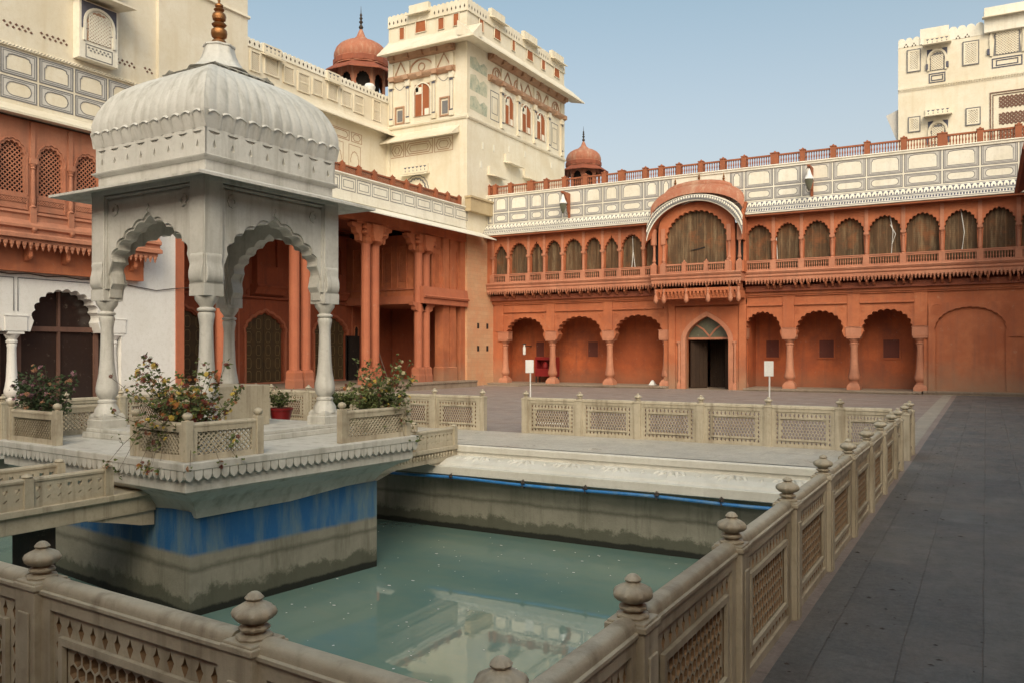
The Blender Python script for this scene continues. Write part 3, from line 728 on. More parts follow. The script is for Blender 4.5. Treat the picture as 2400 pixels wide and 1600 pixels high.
# bridges
def bridge(label, x0, x1, y0, y1, post_ys, near):
    t = thing('stone_bridge', label, 'bridge', ((x0+x1)/2,(y0+y1)/2,0), 0, 'small stone bridges to the pavilion')
    g = MB(); g.box(x0-.05,x1+.05,y0,y1,-.07,-.0); g.box(x0,x1,y0,y1,-.26,-.07)
    g.build('deck', 'fence', t, bevel=.008)
    for x in (x0+.02, x1-.02):
        for a, b in zip(post_ys[:-1], post_ys[1:]):
            L = b-a-.10; hs = []
            n = max(3, int(L/.115))
            for i in range(n):
                cu = a+.05+L*(i+.5)/n
                hs.append([(cu-.022,.235),(cu-.03,.205),(cu,.165),(cu+.03,.205),(cu+.022,.235),(cu,.222)])
                hs.append([(cu-.012,.085),(cu+.024,.115),(cu+.012,.125),(cu-.024,.095)])
            g = MB(lambda u,w,v,x=x:(x+w,u,v)); g.slab(rect(a+.05,b-.05,.0,.29), hs, -.022, .022)
            g.extr([(.034,.285),(.036,.31),(.02,.332),(-.02,.332),(-.036,.31),(-.034,.285)], a+.05, b-.05)
            g.build('parapet_panel', 'fence', t)
        for y in post_ys:
            g = MB(); g.box(x-.05,x+.05,y-.05,y+.05,0,.33); g.lathe(x,y,[(.045,0),(.06,.015),(.045,.035),(.008,.05)],12,z0=.33); g.build('post', 'fence', t)
    # carved soffit corbels
    for y, s in ((y1,-1),(y0,1)):
        g = MB(lambda u,w,v:(w,u,v)); g.extr([(x0,-.26),(x1,-.26),(x1,-.27),(x0,-.27)], min(y,y+s*.9), max(y,y+s*.9))
        pts = [(y,-.27),(y,-.46),(y+s*.18,-.44),(y+s*.5,-.36),(y+s*.9,-.27)]
        h = MB(lambda u,w,v:(u,w,v)); h.extr(pts, x0+.03, x1-.03)
        g.v += h.v; g.f += [tuple(i+len(g.v)-len(h.v) for i in f) for f in h.f]
        g.build('corbel', 'fence', t)
    g = MB()
    yy = y0+.3
    while yy < y1-.2:
        g.lathe(x1+.02, yy, [(.022,0),(.026,-.03),(.01,-.09)][::-1], 6, z0=-.09); yy += .09
    if not near: g.build('dentils', 'fence', t)
    return t
bridge('low stone bridge from the pavilion to the far marble terrace', -9.45, -8.5, 10.05, 12.8, [10.15,11.5,12.72], False)
bridge('stone bridge with pierced parapets at the left edge, near side of the pavilion', -10.05, -9.05, 2.2, 6.8, [2.3,3.25,4.2,5.2,6.15], True)
t = tag(MB().box(-9.62,-9.28,5.35,5.65,-2.6,-.26).build('bridge_pier', 'iron'), 'black square prop standing in the water under the left bridge', 'prop')

# ================================================================== plants
def plant(name, label, cat, base, h, spread, nst, nleaf, blooms, fl_n, leafmat='leaf', droop=0, lean=(0,0), leafsize=.035, pot=None, group=None, seed=1, blsize=.03, potr=.16, poth=.26):
    rnd = random.Random(seed)
    t = thing(name, label, cat, base, 0, group); b = Vector(base)
    st = MB(); lf = MB(); fl = {}; tips = []; along = []
    zb = poth if pot else 0
    for i in range(nst):
        a = rnd.uniform(0,2*PI); s = spread*rnd.uniform(.15,1)**.7; hh = h*rnd.uniform(.45,1.0)*(1-.25*s/spread)
        dr = droop if rnd.random() < .42 else 0
        P = []; K = 7
        jx, jy = rnd.uniform(-.04,.04), rnd.uniform(-.04,.04)
        for k in range(K+1):
            u = k/K; P.append(b+Vector((jx+(math.cos(a)*s+lean[0])*u**1.3+rnd.uniform(-.012,.012), jy+(math.sin(a)*s+lean[1])*u**1.3+rnd.uniform(-.012,.012), zb+hh*(u if not dr else math.sin(u*2.4)*.8-dr*u*u))))
        st.tube(P, [.007*(1-.7*k/K) for k in range(K+1)], 4); tips.append(P[-1]); along += P[2:]
        # side twigs
        for q in range(2):
            p0 = P[rnd.randint(3,K-1)]; p1 = p0+Vector((rnd.uniform(-.1,.1),rnd.uniform(-.1,.1),rnd.uniform(.02,.12))); st.tube([p0,(p0+p1)/2+Vector((0,0,.01)),p1], .003, 3); tips.append(p1); along.append(p1)
    for i in range(nleaf):
        p = rnd.choice(along)+Vector((rnd.gauss(0,.03),rnd.gauss(0,.03),rnd.gauss(0,.025)))
        d = Vector((rnd.uniform(-1,1),rnd.uniform(-1,1),rnd.uniform(-.5,.7))).normalized(); e = d.cross(Vector((rnd.uniform(-1,1),rnd.uniform(-1,1),rnd.uniform(-1,1)))).normalized()
        L = leafsize*rnd.uniform(.6,1.35); nn = d.cross(e)
        q = [p, p+d*L*.35+e*L*.36-nn*L*.06, p+d*L*.7+e*L*.22, p+d*L*1.1, p+d*L*.7-e*L*.22, p+d*L*.35-e*L*.36-nn*L*.06, p+d*L*.5+nn*L*.1]
        lf.add([tuple(x) for x in q], [(0,1,6),(1,2,6),(2,3,6),(3,4,6),(4,5,6),(5,0,6)])
    fcol = {}
    for i in range(fl_n):
        p = rnd.choice(tips if rnd.random()<.75 else along)+Vector((rnd.gauss(0,.025),rnd.gauss(0,.025),rnd.gauss(0,.02)))
        c = rnd.choice(blooms); mb = fcol.setdefault(c, MB()); r = blsize*rnd.uniform(.6,1.2)
        ax = Vector((rnd.uniform(-.7,.7),rnd.uniform(-1,.2),rnd.uniform(-.1,1))).normalized(); e1 = ax.orthogonal().normalized(); e2 = ax.cross(e1)
        for ly, (rr, hz, npz) in enumerate(((1,0,11),(.66,.25,8),(.34,.42,5))):
            for k in range(npz):
                an = 2*PI*k/npz+ly*.3; an2 = an+PI/npz*.85; an0 = an-PI/npz*.85
                v = lambda a_,rad,hh_: tuple(p+(e1*math.cos(a_)+e2*math.sin(a_))*rad*r+ax*hh_*r)
                mb.add([v(an,.1,hz),v(an0,rr*.6,hz+.1),v(an,rr,hz+.02*ly),v(an2,rr*.6,hz+.1)], [(0,1,2,3)])
    st.build('stems', 'stem', t); lf.build('leaves', leafmat, t)
    for c, mb in fcol.items(): mb.build('flowers', c, t)
    if pot:
        g = MB(); g.lathe(b.x,b.y,[(potr*.72,0),(potr*.98,poth*.86),(potr*1.08,poth*.87),(potr*1.1,poth),(potr*1.0,poth),(potr*.97,poth*.93),(.01,poth*.93)],20,z0=b.z); g.build('pot', pot, t, smooth=True)
    return t
plant('chrysanthemum', 'sprawling chrysanthemum with maroon, amber and yellow flowers spilling over the nearest planter', 'flowering plant', (-8.42,6.85,.47), 1.38, .76, 70, 2900, ['maroon','maroon','amber','yellow','amber','yellow'], 560, droop=.66, lean=(.02,-.24), seed=3, blsize=.036, leafsize=.046)
plant('chrysanthemum', 'bushy chrysanthemum with mauve and peach flowers in the left planter', 'flowering plant', (-11.75,7.0,.47), 1.2, .42, 38, 2600, ['mauve','peach','mauve','mauve'], 110, leafmat='leafdark', seed=5, blsize=.044, leafsize=.05)
plant('chrysanthemum', 'tangled chrysanthemum with dark, yellow and ivory flowers above the right planter', 'flowering plant', (-7.95,9.75,.47), 1.42, .60, 56, 3600, ['ivory','maroon','amber','yellow','ivory'], 190, droop=.66, lean=(.08,0), seed=8, blsize=.037, leafsize=.048)
plant('potted_plant', 'leafy green plant with tiny white flowers in a dark red pot right of the pavilion', 'potted plant', (-9.15,10.35,.45), .34, .30, 20, 1100, ['ivory','leaf','leaf'], 26, pot='potred', seed=11, leafsize=.045, blsize=.02, potr=.17, poth=.30)
plant('potted_plant', 'leafy green plant with dark red flowers in a red pot behind the stone block', 'potted plant', (-10.75,10.6,.45), .34, .30, 16, 600, ['maroon','ivory','leaf'], 30, pot='redcab', seed=13, leafsize=.04, blsize=.025, potr=.2, poth=.28)
plant('potted_plant', 'low grey-green potted plant beside the pool terrace, behind the right planter', 'potted plant', (-8.75,10.45,.45), .36, .25, 14, 420, ['mauve','maroon'], 22, pot='fence', seed=17, leafsize=.04, blsize=.025, potr=.14, poth=.26)

g = MB(); rnd = random.Random(4)
for i in range(330):
    y = rnd.uniform(2.2, 22); x = rnd.uniform(-.95, 1.6+y*.12) if rnd.random()<.6 else rnd.uniform(-.95,-.2); r = rnd.choice((.004,.006,.008,.012))
    a0 = rnd.uniform(0,6); s_ = rnd.uniform(.4,1.6)
    g.add([(x+r*s_*1.6*math.cos(a0+k*1.26), y+r*math.sin(a0+k*1.26), .006) for k in range(5)]+[(x,y,.006+r*.7)], [(k,(k+1)%5,5) for k in range(5)])
d = g.build('ground_litter', 'iron', kind='stuff'); d['label'] = 'small dark leaves and grit scattered on the grey walkway'; d['category'] = 'litter'
# ================================================================== NORTH RED BUILDING
NB = thing('red_palace_wing', 'long orange-red two-storey palace wing with arcades, painted parapet and central domed balcony', 'palace', (-11,37.5,0))
XL, XR = -22.65, 9.0
GN = F_north(37.5)
arches = [(-20.70,1.12),(-17.62,1.22),(-14.50,1.22),(-8.63,.80),(-6.23,.98),(-3.56,.98)]
def arcade_poly(x0, x1, zb, zt, arcs, per=5, n=11, depth=.075):
    pts = [(x0,zb)]
    for c, hw, vs, va in arcs: pts += [(c-hw*1.02,zb)]+cusp(c, hw, vs, va, n, depth, per)+[(c+hw*1.02,zb)]
    return pts+[(x1,zb),(x1,zt),(x0,zt)]
door_c, door_h = -11.12, 1.02
g = MB(GN)
g.slab(arcade_poly(XL, -13.2, 2.34, 4.6, [(c,hw,2.60,3.50) for c,hw in arches[:3]]), [], -.42, 0)
g.slab(arcade_poly(-9.55, -2.2, 2.34, 4.6, [(c,hw,2.60,3.50) for c,hw in arches[3:]]), [], -.42, 0)
g.slab(rect(-13.2,-9.55,-.3,4.6), [plain_arch(door_c, door_h, -.05, 2.2, 3.36)], -.42, 0)
g.box(XL,-22.05,-.42,0,-.3,2.34); g.box(-2.2,XR,-.42,0,-.3,4.6)
g.build('ground_wall', 'red', NB)
g = MB(GN)   # recess floor, back wall, ceiling, cross walls
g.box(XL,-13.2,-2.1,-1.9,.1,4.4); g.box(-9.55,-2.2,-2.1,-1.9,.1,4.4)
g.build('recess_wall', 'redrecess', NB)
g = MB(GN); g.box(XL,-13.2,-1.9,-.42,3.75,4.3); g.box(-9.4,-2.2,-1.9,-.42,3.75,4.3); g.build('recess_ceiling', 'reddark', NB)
g = MB(GN)
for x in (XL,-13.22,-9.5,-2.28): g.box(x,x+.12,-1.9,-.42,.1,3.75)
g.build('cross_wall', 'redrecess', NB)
for c, s in ((-20.8,.50),(-17.7,.58),(-8.6,.6),(-6.23,.64),(-3.57,.66)):
    g = MB(GN); g.box(c-s/2,c+s/2,-1.895,-1.885,1.45,2.25); 
    g2 = MB(GN); frame_ring(g2, c-s/2-.06,c+s/2+.06,1.39,2.31,.07,-1.9,-1.85); g.build('niche_shutter', 'nichedark', NB); g2.build('niche_frame', 'redrecess', NB)
for x in (-22.0,-19.2,-16.05,-13.15,-9.62,-7.5,-4.86,-2.32):
    g = MB(GN); column(g, x, -.2, .12, 2.34, .25, 24, 8); g.build('ground_column', 'redsand', NB, smooth=True)
    g = MB(GN); g.box(x-.31,x+.31,-.42,.035,2.345,2.72); g.box(x-.33,x+.33,-.42,.05,2.72,2.76); g.build('impost_block', 'redsand', NB, bevel=.01)
g = MB(GN)  # wall mouldings: recessed spandrel frames, string courses
bays = [(-21.95,-19.45),(-18.95,-16.3),(-15.8,-13.2),(-9.45,-7.75),(-7.25,-5.1),(-4.6,-2.55)]
for a, b in bays:
    g.box(a,b,.0,.09,3.74,3.81)
for x in (-22.2,-19.2,-16.05,-9.6,-7.5,-4.85,-2.3): g.box(x-.24,x+.24,.0,.05,2.78,4.15)
g.box(XL,XR,.0,.08,4.15,4.22); g.box(XL,XR,.0,.14,4.22,4.36); 
g.build('wall_moulding', 'red', NB)
# blind arch at right
g = MB(GN); g.slab(rect(-2.02,.85,-.2,3.67), [arch_hole(-.55,1.27,.2,2.5,3.5,15,.045,5)], .0, .13)
g.slab(rect(.85,XR,-.2,3.67), [], 0, .13); g.box(.78,XR,.13,.18,2.3,2.75)
g.build('blind_arch', 'red', NB)
g = MB(GN)
for cu in (-1.72,.62):
    for r0 in (.2,.11): outline_strip(g, [(cu+r0*math.cos(2*PI*k/20),3.42+r0*math.sin(2*PI*k/20)) for k in range(20)], .03, .13, .155, True)
for c, hw in arches[:3]+arches[4:]:
    for s_ in (-1,1):
        cu = c+s_*(hw+.02)*.93
        for r0 in (.10,.05): outline_strip(g, [(cu+r0*math.cos(2*PI*k/14),3.48+r0*math.sin(2*PI*k/14)) for k in range(14)], .02, -.002, .014, True)
g.build('rosette', 'red', NB)
# plinth with scalloped edge
g = MB(); 
for a, b in ((XL,-12.9),(-9.35,-2.25)): g.box(a,b,36.95,39.5,-.1,.12)
g.box(-2.2,XR,37.15,37.6,-.1,.15); g.box(-12.9,-9.35,37.2,40,-.1,.012)
g.build('plinth', 'plinth', NB)
for a, b, Y_, z_ in ((XL,-12.9,36.95,.12),(-9.35,-2.25,36.95,.12),(-2.2,XR,37.15,.15)):
    g = MB(F_north(Y_)); g.box(a,b,0,.02,z_-.03,z_); petals(g, a, b, z_, .085, .16, .0, .05); g.build('scalloped_edge', 'plinth', NB)
# doorway
g = MB(GN); g.slab([(-12.53,-.1),(-12.53,3.78),(-9.73,3.78),(-9.73,-.1),(-9.95,-.1),(-9.95,-.05)][:0] or rect(-12.60,-9.64,-.1,3.76), [plain_arch(door_c, 1.22, -.08, 2.2, 3.56)], .0, .10)
g.box(-12.92,-12.60,0,.18,-.1,4.1); g.box(-9.64,-9.32,0,.18,-.1,4.1); g.box(-12.92,-9.32,.0,.2,3.84,4.1)
g.build('doorway_surround', 'red', NB, bevel=.01)
g = MB(GN); outer = plain_arch(door_c, 1.22, -.05, 2.2, 3.56); inner = plain_arch(door_c, 1.0, -.06, 2.2, 3.34)
g.slab(outer[:]+inner[::-1], [], -.1, .14); g.build('door_arch_moulding', 'redsand', NB)
for s_ in (-1,1):
    g = MB(GN); column(g, door_c+s_*1.3, .15, .0, 2.2, .08, 10); g.build('door_colonnette', 'redsand', NB, smooth=True)
g = MB(GN); fp = [p for p in plain_arch(door_c, 1.0, 2.38, 2.38, 3.34)]; g.slab(fp, [], -.36, -.33); fan = g.build('fanlight', 'fanglass', NB)
g = MB(GN); g.box(-12.12,-10.12,-.40,-.28,2.28,2.38)
outline_strip(g, [(door_c+.02,2.40),(door_c-.28,2.75),(door_c-.72,3.02)], .07, -.34, -.29); outline_strip(g, [(door_c,2.40),(door_c+.28,2.75),(door_c+.68,3.04)], .07, -.34, -.29)
f2 = g.build('glazing_bar', 'redsand'); f2.parent = fan; f2.location = -Vector(ORG[NB.name])
g = MB(GN); g.box(-12.6,-12.5,-6,-.42,0,3.5); g.box(-9.7,-9.6,-6,-.42,0,3.5); g.box(-12.6,-9.6,-6.1,-6,0,3.5); g.box(-12.6,-9.6,-6,-.42,3.5,3.6); g.build('passage', 'redrecess', NB)
for a0, xh, sgn in ((R(62),-12.08,1),(R(20),-10.4,1)):
    Rz = Matrix.Rotation(a0,3,'Z')
    def fr(u,w,v,xh=xh,Rz=Rz): q = Rz @ Vector((u,w,0)); return (xh+q.x, 37.9+q.y, v)
for xh, a0, L in ((-12.05, R(55), .95), (-10.18, R(118), .95)):
    def fr(u,w,v,xh=xh,a0=a0): return (xh+u*math.cos(a0)-w*math.sin(a0), 37.95+u*math.sin(a0)+w*math.cos(a0), v)
    g = MB(fr); g.box(0,L,-.04,.04,.02,2.26)
    for k in range(4): g.box(.04+k*(L-.08)/4,.04+(k+.82)*(L-.08)/4,-.055,.055,.06,2.2)
    g.build('door_leaf', 'wood', NB)
g = MB(GN); 
for k in range(9): g.box(-11.55+k*.1,-11.52+k*.1,-2.4,-2.36,.05,2.6)
g.box(-11.7,-10.6,-2.5,-2.45,0,2.7); g.build('inner_gate', 'wood', NB)

# upper storey on brackets -------------------------------------------------
UY = 36.9; GU = F_north(UY)
ux = [-22.26,-21.34,-20.15,-19.26,-18.24,-17.09,-16.08,-15.19,-13.99,-13.2]
ur = [-9.3,-8.02,-6.85,-5.61,-4.28,-2.90,-1.51,-.20,1.08,2.4,3.7,5.0,6.3]
bl = list(zip(ux[:-1], ux[1:]))+list(zip(ur[:-1], ur[1:]))
def ucol(mb, u, w, v0, v1, s):
    column(mb, u, w, v0, v1, s, 10)
for side in (ux, ur):
    holes = []
    for a, b in zip(side[:-1], side[1:]):
        c = (a+b)/2; hw = (b-a)/2-.06
        holes.append([(c-hw,5.24)]+cusp(c, hw, 6.5, 7.30 , 11 if b-a>1 else 9, .085, 4, point=(.5 if b-a<.95 else .05))+[(c+hw,5.24)])
    g = MB(GU); a0 = side[0]-(.4 if side is ux else .1); b0 = side[-1]+.1
    g.slab(rect(a0,b0,5.2,7.8), holes, -.22, 0); g.build('upper_arcade', 'red', NB)
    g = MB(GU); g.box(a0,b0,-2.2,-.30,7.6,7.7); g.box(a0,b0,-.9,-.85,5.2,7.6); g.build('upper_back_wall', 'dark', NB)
for a, b in bl:
    g = MB(GU); nn = 14; pts = []; fs = []
    for i in range(nn+1):
        u = a+(b-a)*i/nn
        for k in range(9): pts.append((u, -.26-.03*math.sin(i*1.3+a*3)+.012*random.uniform(-1,1), 5.24+2.15*k/8))
    for i in range(nn):
        for k in range(8): fs.append((i*9+k,(i+1)*9+k,(i+1)*9+k+1,i*9+k+1))
    g.add(pts, fs); g.build('bamboo_blind', 'blind', NB, smooth=True)
    g = MB(GU); baluster_panel(g, a+.11, b-.11, 5.25, 5.66, .06, .095, .018); g.box(a+.08,b-.08,.02,.11,5.64,5.70); g.build('railing', 'redsand', NB)
for x in ux+ur:
    g = MB(GU); g.box(x-.12,x+.12,-.1,.14,5.2,5.66); g.lathe(x,.03,[(.10,0),(.10,.03),(.05,.06),(.07,.10),(.06,.3),(.052,.72),(.07,.74),(.05,.77),(.09,.86)],10,z0=5.66); g.box(x-.10,x+.10,-.06,.12,6.52,6.62)
    g.box(x-.07,x+.07,0,.05,6.62,7.66)
    g.build('upper_column', 'redsand', NB, smooth=False)
# loose straps hanging in front of blinds
g = MB(GU)
for P in ([(-14.62,-.2,7.2),(-14.6,-.2,6.5),(-14.66,-.2,5.72)],[(-14.6,-.2,6.5),(-14.5,-.2,5.72)],[(-7.95,-.2,6.7),(-7.9,-.2,5.7)],[(-5.7,-.2,7.1),(-5.62,-.2,6.4),(-5.66,-.2,5.72)],[(-3.42,-.2,7.3),(-3.3,-.2,6.6),(-3.36,-.2,5.72)],[(-3.4,-.2,6.9),(-3.2,-.2,6.5),(-3.34,-.2,6.1)],[(-.86+.0,-.2,7.3),(-.74,-.2,6.4),(-.82,-.2,5.72)]): MB(GU).tube(P, .017, 4).build('hanging_strap', 'signwhite', NB)
# balcony floor, mouldings and pendants
def balcony(a, b, w, zt, proj=.18, nb=True):
    g = MB(F_north(w)); g.extr([(-.9,zt),(proj,zt),(proj+.02,zt-.05),(proj-.02,zt-.12),(proj-.06,zt-.16),(proj-.05,zt-.24),(proj-.1,zt-.30),(-.9,zt-.30)], a, b); g.build('balcony_ledge', 'redsand', NB)
    g = MB(F_north(w)); g.box(a,b,-.6,proj-.09,zt-.42,zt-.30); cones(g, a, b, zt-.40, .20, .135, proj-.12, .056); g.build('pendant_frieze', 'redsand', NB)
balcony(-22.65+.05, -13.25, UY, 5.24); balcony(-9.25, 8.8, UY, 5.24)
g = MB(GN); g.box(XL,-13.0,-.4,-.02,4.6,5.3); g.box(-13.0,-9.5,-.4,-.02,4.6,5.3); g.box(-9.5,XR,-.4,-.02,4.6,5.3); g.build('corbel_wall', 'reddark', NB)  # dark red slab paints in the shadow behind the pendants
g = MB(GN); g.box(XL+.02,-13.2,0,.3,4.36,4.6); g.box(-9.3,8.8,0,.3,4.36,4.6); g.build('corbel_course', 'reddark', NB)
def bracket(x, Y, z, s=1.0):
    g = MB(F_north(Y)); g.extr([(-.65,z),(.0,z),(.02,z-.08*s),(-.06,z-.14*s),(-.04,z-.2*s),(-.14,z-.26*s),(-.2,z-.36*s),(-.3,z-.40*s),(-.65,z-.42*s)], x-.045, x+.045)
    g.lathe(x,-.03,[(.01,-.30),(.045,-.25),(.05,-.2),(.03,-.14),(.05,-.08),(.05,0)],8,z0=z); g.build('bracket', 'brown', NB)
for x in ux[1:-1]:
    for dx in (-.22,.22): bracket(x+dx, UY-.02, 4.84)
for x in ur[1:9]:
    for dx in (-.27,0,.27): bracket(x+dx, UY-.02, 4.84)
# parapet with painted panels
g = MB(GU); g.box(XL,-13.5,-.3,-.02,7.7,9.84); g.box(-13.5,-9.1,-.3,-.02,8.3,9.84); g.box(-9.1,XR,-.3,-.02,7.7,9.84)
g.extr([(-.3,9.84),(.05,9.84),(.07,9.80),(.03,9.76),(.03,9.70),(-.02,9.68),(-.3,9.68)], XL, XR); g.build('parapet', 'creamlight', NB)
def painted(a, b, parent, fr, z0, zm, z1, lm='line', w=0.0, wide=True, name='painted_panel'):
    g = MB(fr); e = .05; wash = MB(fr)
    for (p0,p1) in ((z0,zm-.03),(zm+.03,z1)):
        frame_ring(g, a+e-.02, b-e+.02, p0, p1, .034, w-.01, w+.006); frame_ring(g, a+e+.04, b-e-.04, p0+.055, p1-.055, .022, w-.01, w+.006)
    c = (a+b)/2; h1 = z1-zm-.03; h0 = zm-.03-z0
    hw = (b-a)/2-e-.13
    if hw > .05:
        zb_ = zm+.03+.12; zt = z1-.12
        P = [(c-hw,zb_),(c-hw,zt-.12),(c-hw+.04,zt-.10),(c-hw+.06,zt-.03),(c-hw*.5,zt),(c+hw*.5,zt),(c+hw-.06,zt-.03),(c+hw-.04,zt-.10),(c+hw,zt-.12),(c+hw,zb_)]
        outline_strip(g, P, .028, w-.01, w+.006, True)
        wash.slab(rect(a+e,b-e,zm+.05,z1-.02), [P], w-.01, w+.003)
        r = h0/2-.115
        if r > .02:
            Q = [(c-hw+r+r*math.cos(t_), z0+h0/2+r*math.sin(t_)) for t_ in [PI/2+PI*k/6 for k in range(7)]]+[(c+hw-r+r*math.cos(t_), z0+h0/2+r*math.sin(t_)) for t_ in [-PI/2+PI*k/6 for k in range(7)]]
            outline_strip(g, Q, .025, w-.01, w+.006, True); wash.slab(rect(a+e,b-e,z0+.02,zm-.05), [Q], w-.01, w+.003)
    g.build(name, lm, parent); return wash.build('grey_wash', 'wash', parent) if wash.v else None
GP = F_north(UY+.02-.0)
for a, b in [x for x in bl if x[1] <= 4] + [(-22.62,-22.26),(-13.2,-12.6),(-9.95,-9.3)]: 
    if b-a > .35: painted(a, b, NB, F_north(UY+.02), 8.36, 8.90, 9.74)
# painted eave band
def eave_band(a, b, Yw, zt, zb_, out, parent, name='painted_eave'):
    # sloping board from wall to lip
    g = MB(F_north(Yw)); g.extr([(.0,zt),(.03,zt),(out,zb_+.02),(out,zb_-.03),(out-.04,zb_-.05),(0,zt-.18)], a, b); g.build(name, 'creamlight', parent)
def onslope(Yw, zt, zb_, out):
    def fr(u,w,v):      # v 0..1 from lip to top ; w off the slope
        k = v; y = out+(.03-out)*k; z = zb_+.02+(zt-zb_-.02)*k
        n = Vector((zt-zb_, out)).normalized()
        return (u, Yw-(y+w*n.x), z+w*n.y)
    return fr
EZ, EB, EO = 8.30, 7.72, .50
for a, b in ((XL,-13.45),(-9.12,XR)):
    eave_band(a, b, UY, EZ, EB, EO, NB)
    g = MB(onslope(UY, EZ, EB, EO)); n = round((b-a)/.21); st = (b-a)/n
    g.box(a,b,-.005,.003,.50,.90); g.box(a,b,-.005,.004,.96,1.0); g.box(a,b,-.005,.004,.40,.47); g.box(a,b,-.005,.004,.30,.34); g.box(a,b,-.005,.004,.0,.05)
    for i in range(n):
        c = a+st*(i+.5)
        g.box(c-st*.42,c-st*.08,-.005,.004,.1,.27); g.box(c+st*.08,c+st*.42,-.005,.004,.1,.27)
    g.build('painted_scallops', 'lineblue' if a > -12 else 'line', NB)
    g = MB(onslope(UY, EZ, EB, EO))
    for i in range(n):
        c = a+st*(i+.5)
        g.slab([(c-.03,.52),(c-st*.40,.52),(c-st*.44,.70),(c-st*.26,.84),(c,.95),(c+st*.26,.84),(c+st*.44,.70),(c+st*.40,.52),(c+.03,.52),(c+.035,.62),(c,.72),(c-.035,.62)], [], .003, .012)
    g.build('scallop_row', 'creamlight', NB)
    g = MB(GU); g.box(a,b,-.02,EO-.06,7.60,7.66); g.build('eave_soffit', 'brown', NB)
# roof balustrade
RY = 37.15
xs = [XL]+ux[:9]+[-13.2,-12.35,-11.3,-10.3,-9.35]+ur[1:11]
for i, x in enumerate(xs):
    ww = .17 if i in (3,8,15,20) else .11
    g = MB(F_north(RY)); g.box(x-ww,x+ww,-.12,.12,9.84,10.36); g.box(x-ww-.02,x+ww+.02,-.14,.14,10.36,10.40); g.lathe(x,0,[(.05,0),(.07,.02),(.05,.05),(.01,.09)],8,z0=10.40); g.build('roof_post', 'brown', NB)
for a, b in zip(xs[:-1], xs[1:]):
    g = MB(F_north(RY)); baluster_panel(g, a+.11, b-.11, 9.84, 10.33, 0, .105, .024); g.build('roof_railing', 'brown', NB)
g = MB(F_world); g.box(XL,XR,37.25,46,9.3,9.6); g.build('roof', 'creamlight', NB)

# central domed balcony ------------------------------------------------------
JY = 36.25; GJ = F_north(JY); jc = -11.28
g = MB(GJ); hw = 1.98
apts = [( jc-2.06,6.1)]
def cpts(hw_, zs, za, n=28, p=.8): return [(jc+hw_*-math.cos(PI*i/n), zs+(za-zs)*abs(math.sin(PI*i/n))**p) for i in range(n+1)]
outer = [(jc-1.75,5.2)]+[(jc-1.75,6.9)]+cpts(1.75,7.1,8.40)[1:-1]+[(jc+1.75,6.9),(jc+1.75,5.2)]
hole = [(jc-1.43,5.24)]+cusp(jc,1.43,6.55,8.06,17,.05,4)+[(jc+1.43,5.24)]
g.slab(outer, [hole], -.2, 0); g.build('balcony_arch', 'red', NB)
g = MB(GJ); pts = []; fs = []
for i in range(25):
    u = jc-1.45+2.9*i/24
    for k in range(9): pts.append((u,-.26+.02*math.sin(i*1.1),5.24+2.85*k/8))
for i in range(24):
    for k in range(8): fs.append((i*9+k,(i+1)*9+k,(i+1)*9+k+1,i*9+k+1))
g.add(pts, fs); g.build('bamboo_blind', 'blind', NB, smooth=True)
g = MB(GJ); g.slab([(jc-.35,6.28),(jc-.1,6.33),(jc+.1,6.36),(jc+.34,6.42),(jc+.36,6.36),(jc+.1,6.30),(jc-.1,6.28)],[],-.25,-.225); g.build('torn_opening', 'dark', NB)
for s_ in (-1,1):
    for dx in (1.5,1.95):
        x = jc+s_*dx; g = MB(GJ); g.box(x-.13,x+.13,-.1,.12,5.2,5.66); column(g, x, .0, 5.62, 6.62, .085, 10); g.box(x-.09,x+.09,-.07,.09,6.62,7.3); g.build('balcony_column', 'redsand', NB)
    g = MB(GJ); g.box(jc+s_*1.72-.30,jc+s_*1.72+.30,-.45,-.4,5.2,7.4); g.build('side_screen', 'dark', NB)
    g = MB(); x = jc+s_*2.08; g.box(x-.06,x+.06,JY-.02,JY+.39,5.2,5.68); g.box(x-.04,x+.04,JY,JY+.39,6.6,7.95); g.box(x-.06,x+.06,JY+.39,UY+.25,5.2,8.3); g.build('side_wall', 'red', NB)
for a, b in ((-1.36,-.58),(-.42,.42),(.58,1.36)):
    g = MB(GJ); baluster_panel(g, jc+a, jc+b, 5.26, 5.66, .08, .10, .018); g.build('railing', 'redsand', NB)
for dx in (-1.45,-.5,.5,1.45):
    g = MB(GJ); g.box(jc+dx-.09,jc+dx+.09,.0,.16,5.24,5.72); g.lathe(jc+dx,.08,[(.05,0),(.07,.03),(.03,.07),(.01,.11)],8,z0=5.72); g.build('railing_post', 'redsand', NB)
balcony(jc-2.05, jc+2.05, JY, 5.24, .22)
g = MB(F_north(JY)); g.box(jc-1.9,jc+1.9,-1.2,.02,4.42,4.56); cones(g, jc-1.9, jc+1.9, 4.42, .26, .17, -.02, .06); g.box(jc-1.95,jc+1.95,-1.2,-.1,4.1,4.42)
g.build('lower_tier', 'red', NB)
for dx in (-1.88,-1.5,-.45,.55,1.55,1.9):
    g = MB(GJ); x = jc+dx; g.lathe(x,-.02,[(.02,-.66),(.09,-.6),(.11,-.5),(.08,-.34),(.05,-.2),(.07,-.1),(.07,0)],12,z0=4.56); g.build('hanging_pendant', 'redsand', NB, smooth=True)
for dx in (-1.9,-1.6,-.5,.5,1.5,1.9): bracket(jc+dx, JY-.05, 4.86, 1.1)
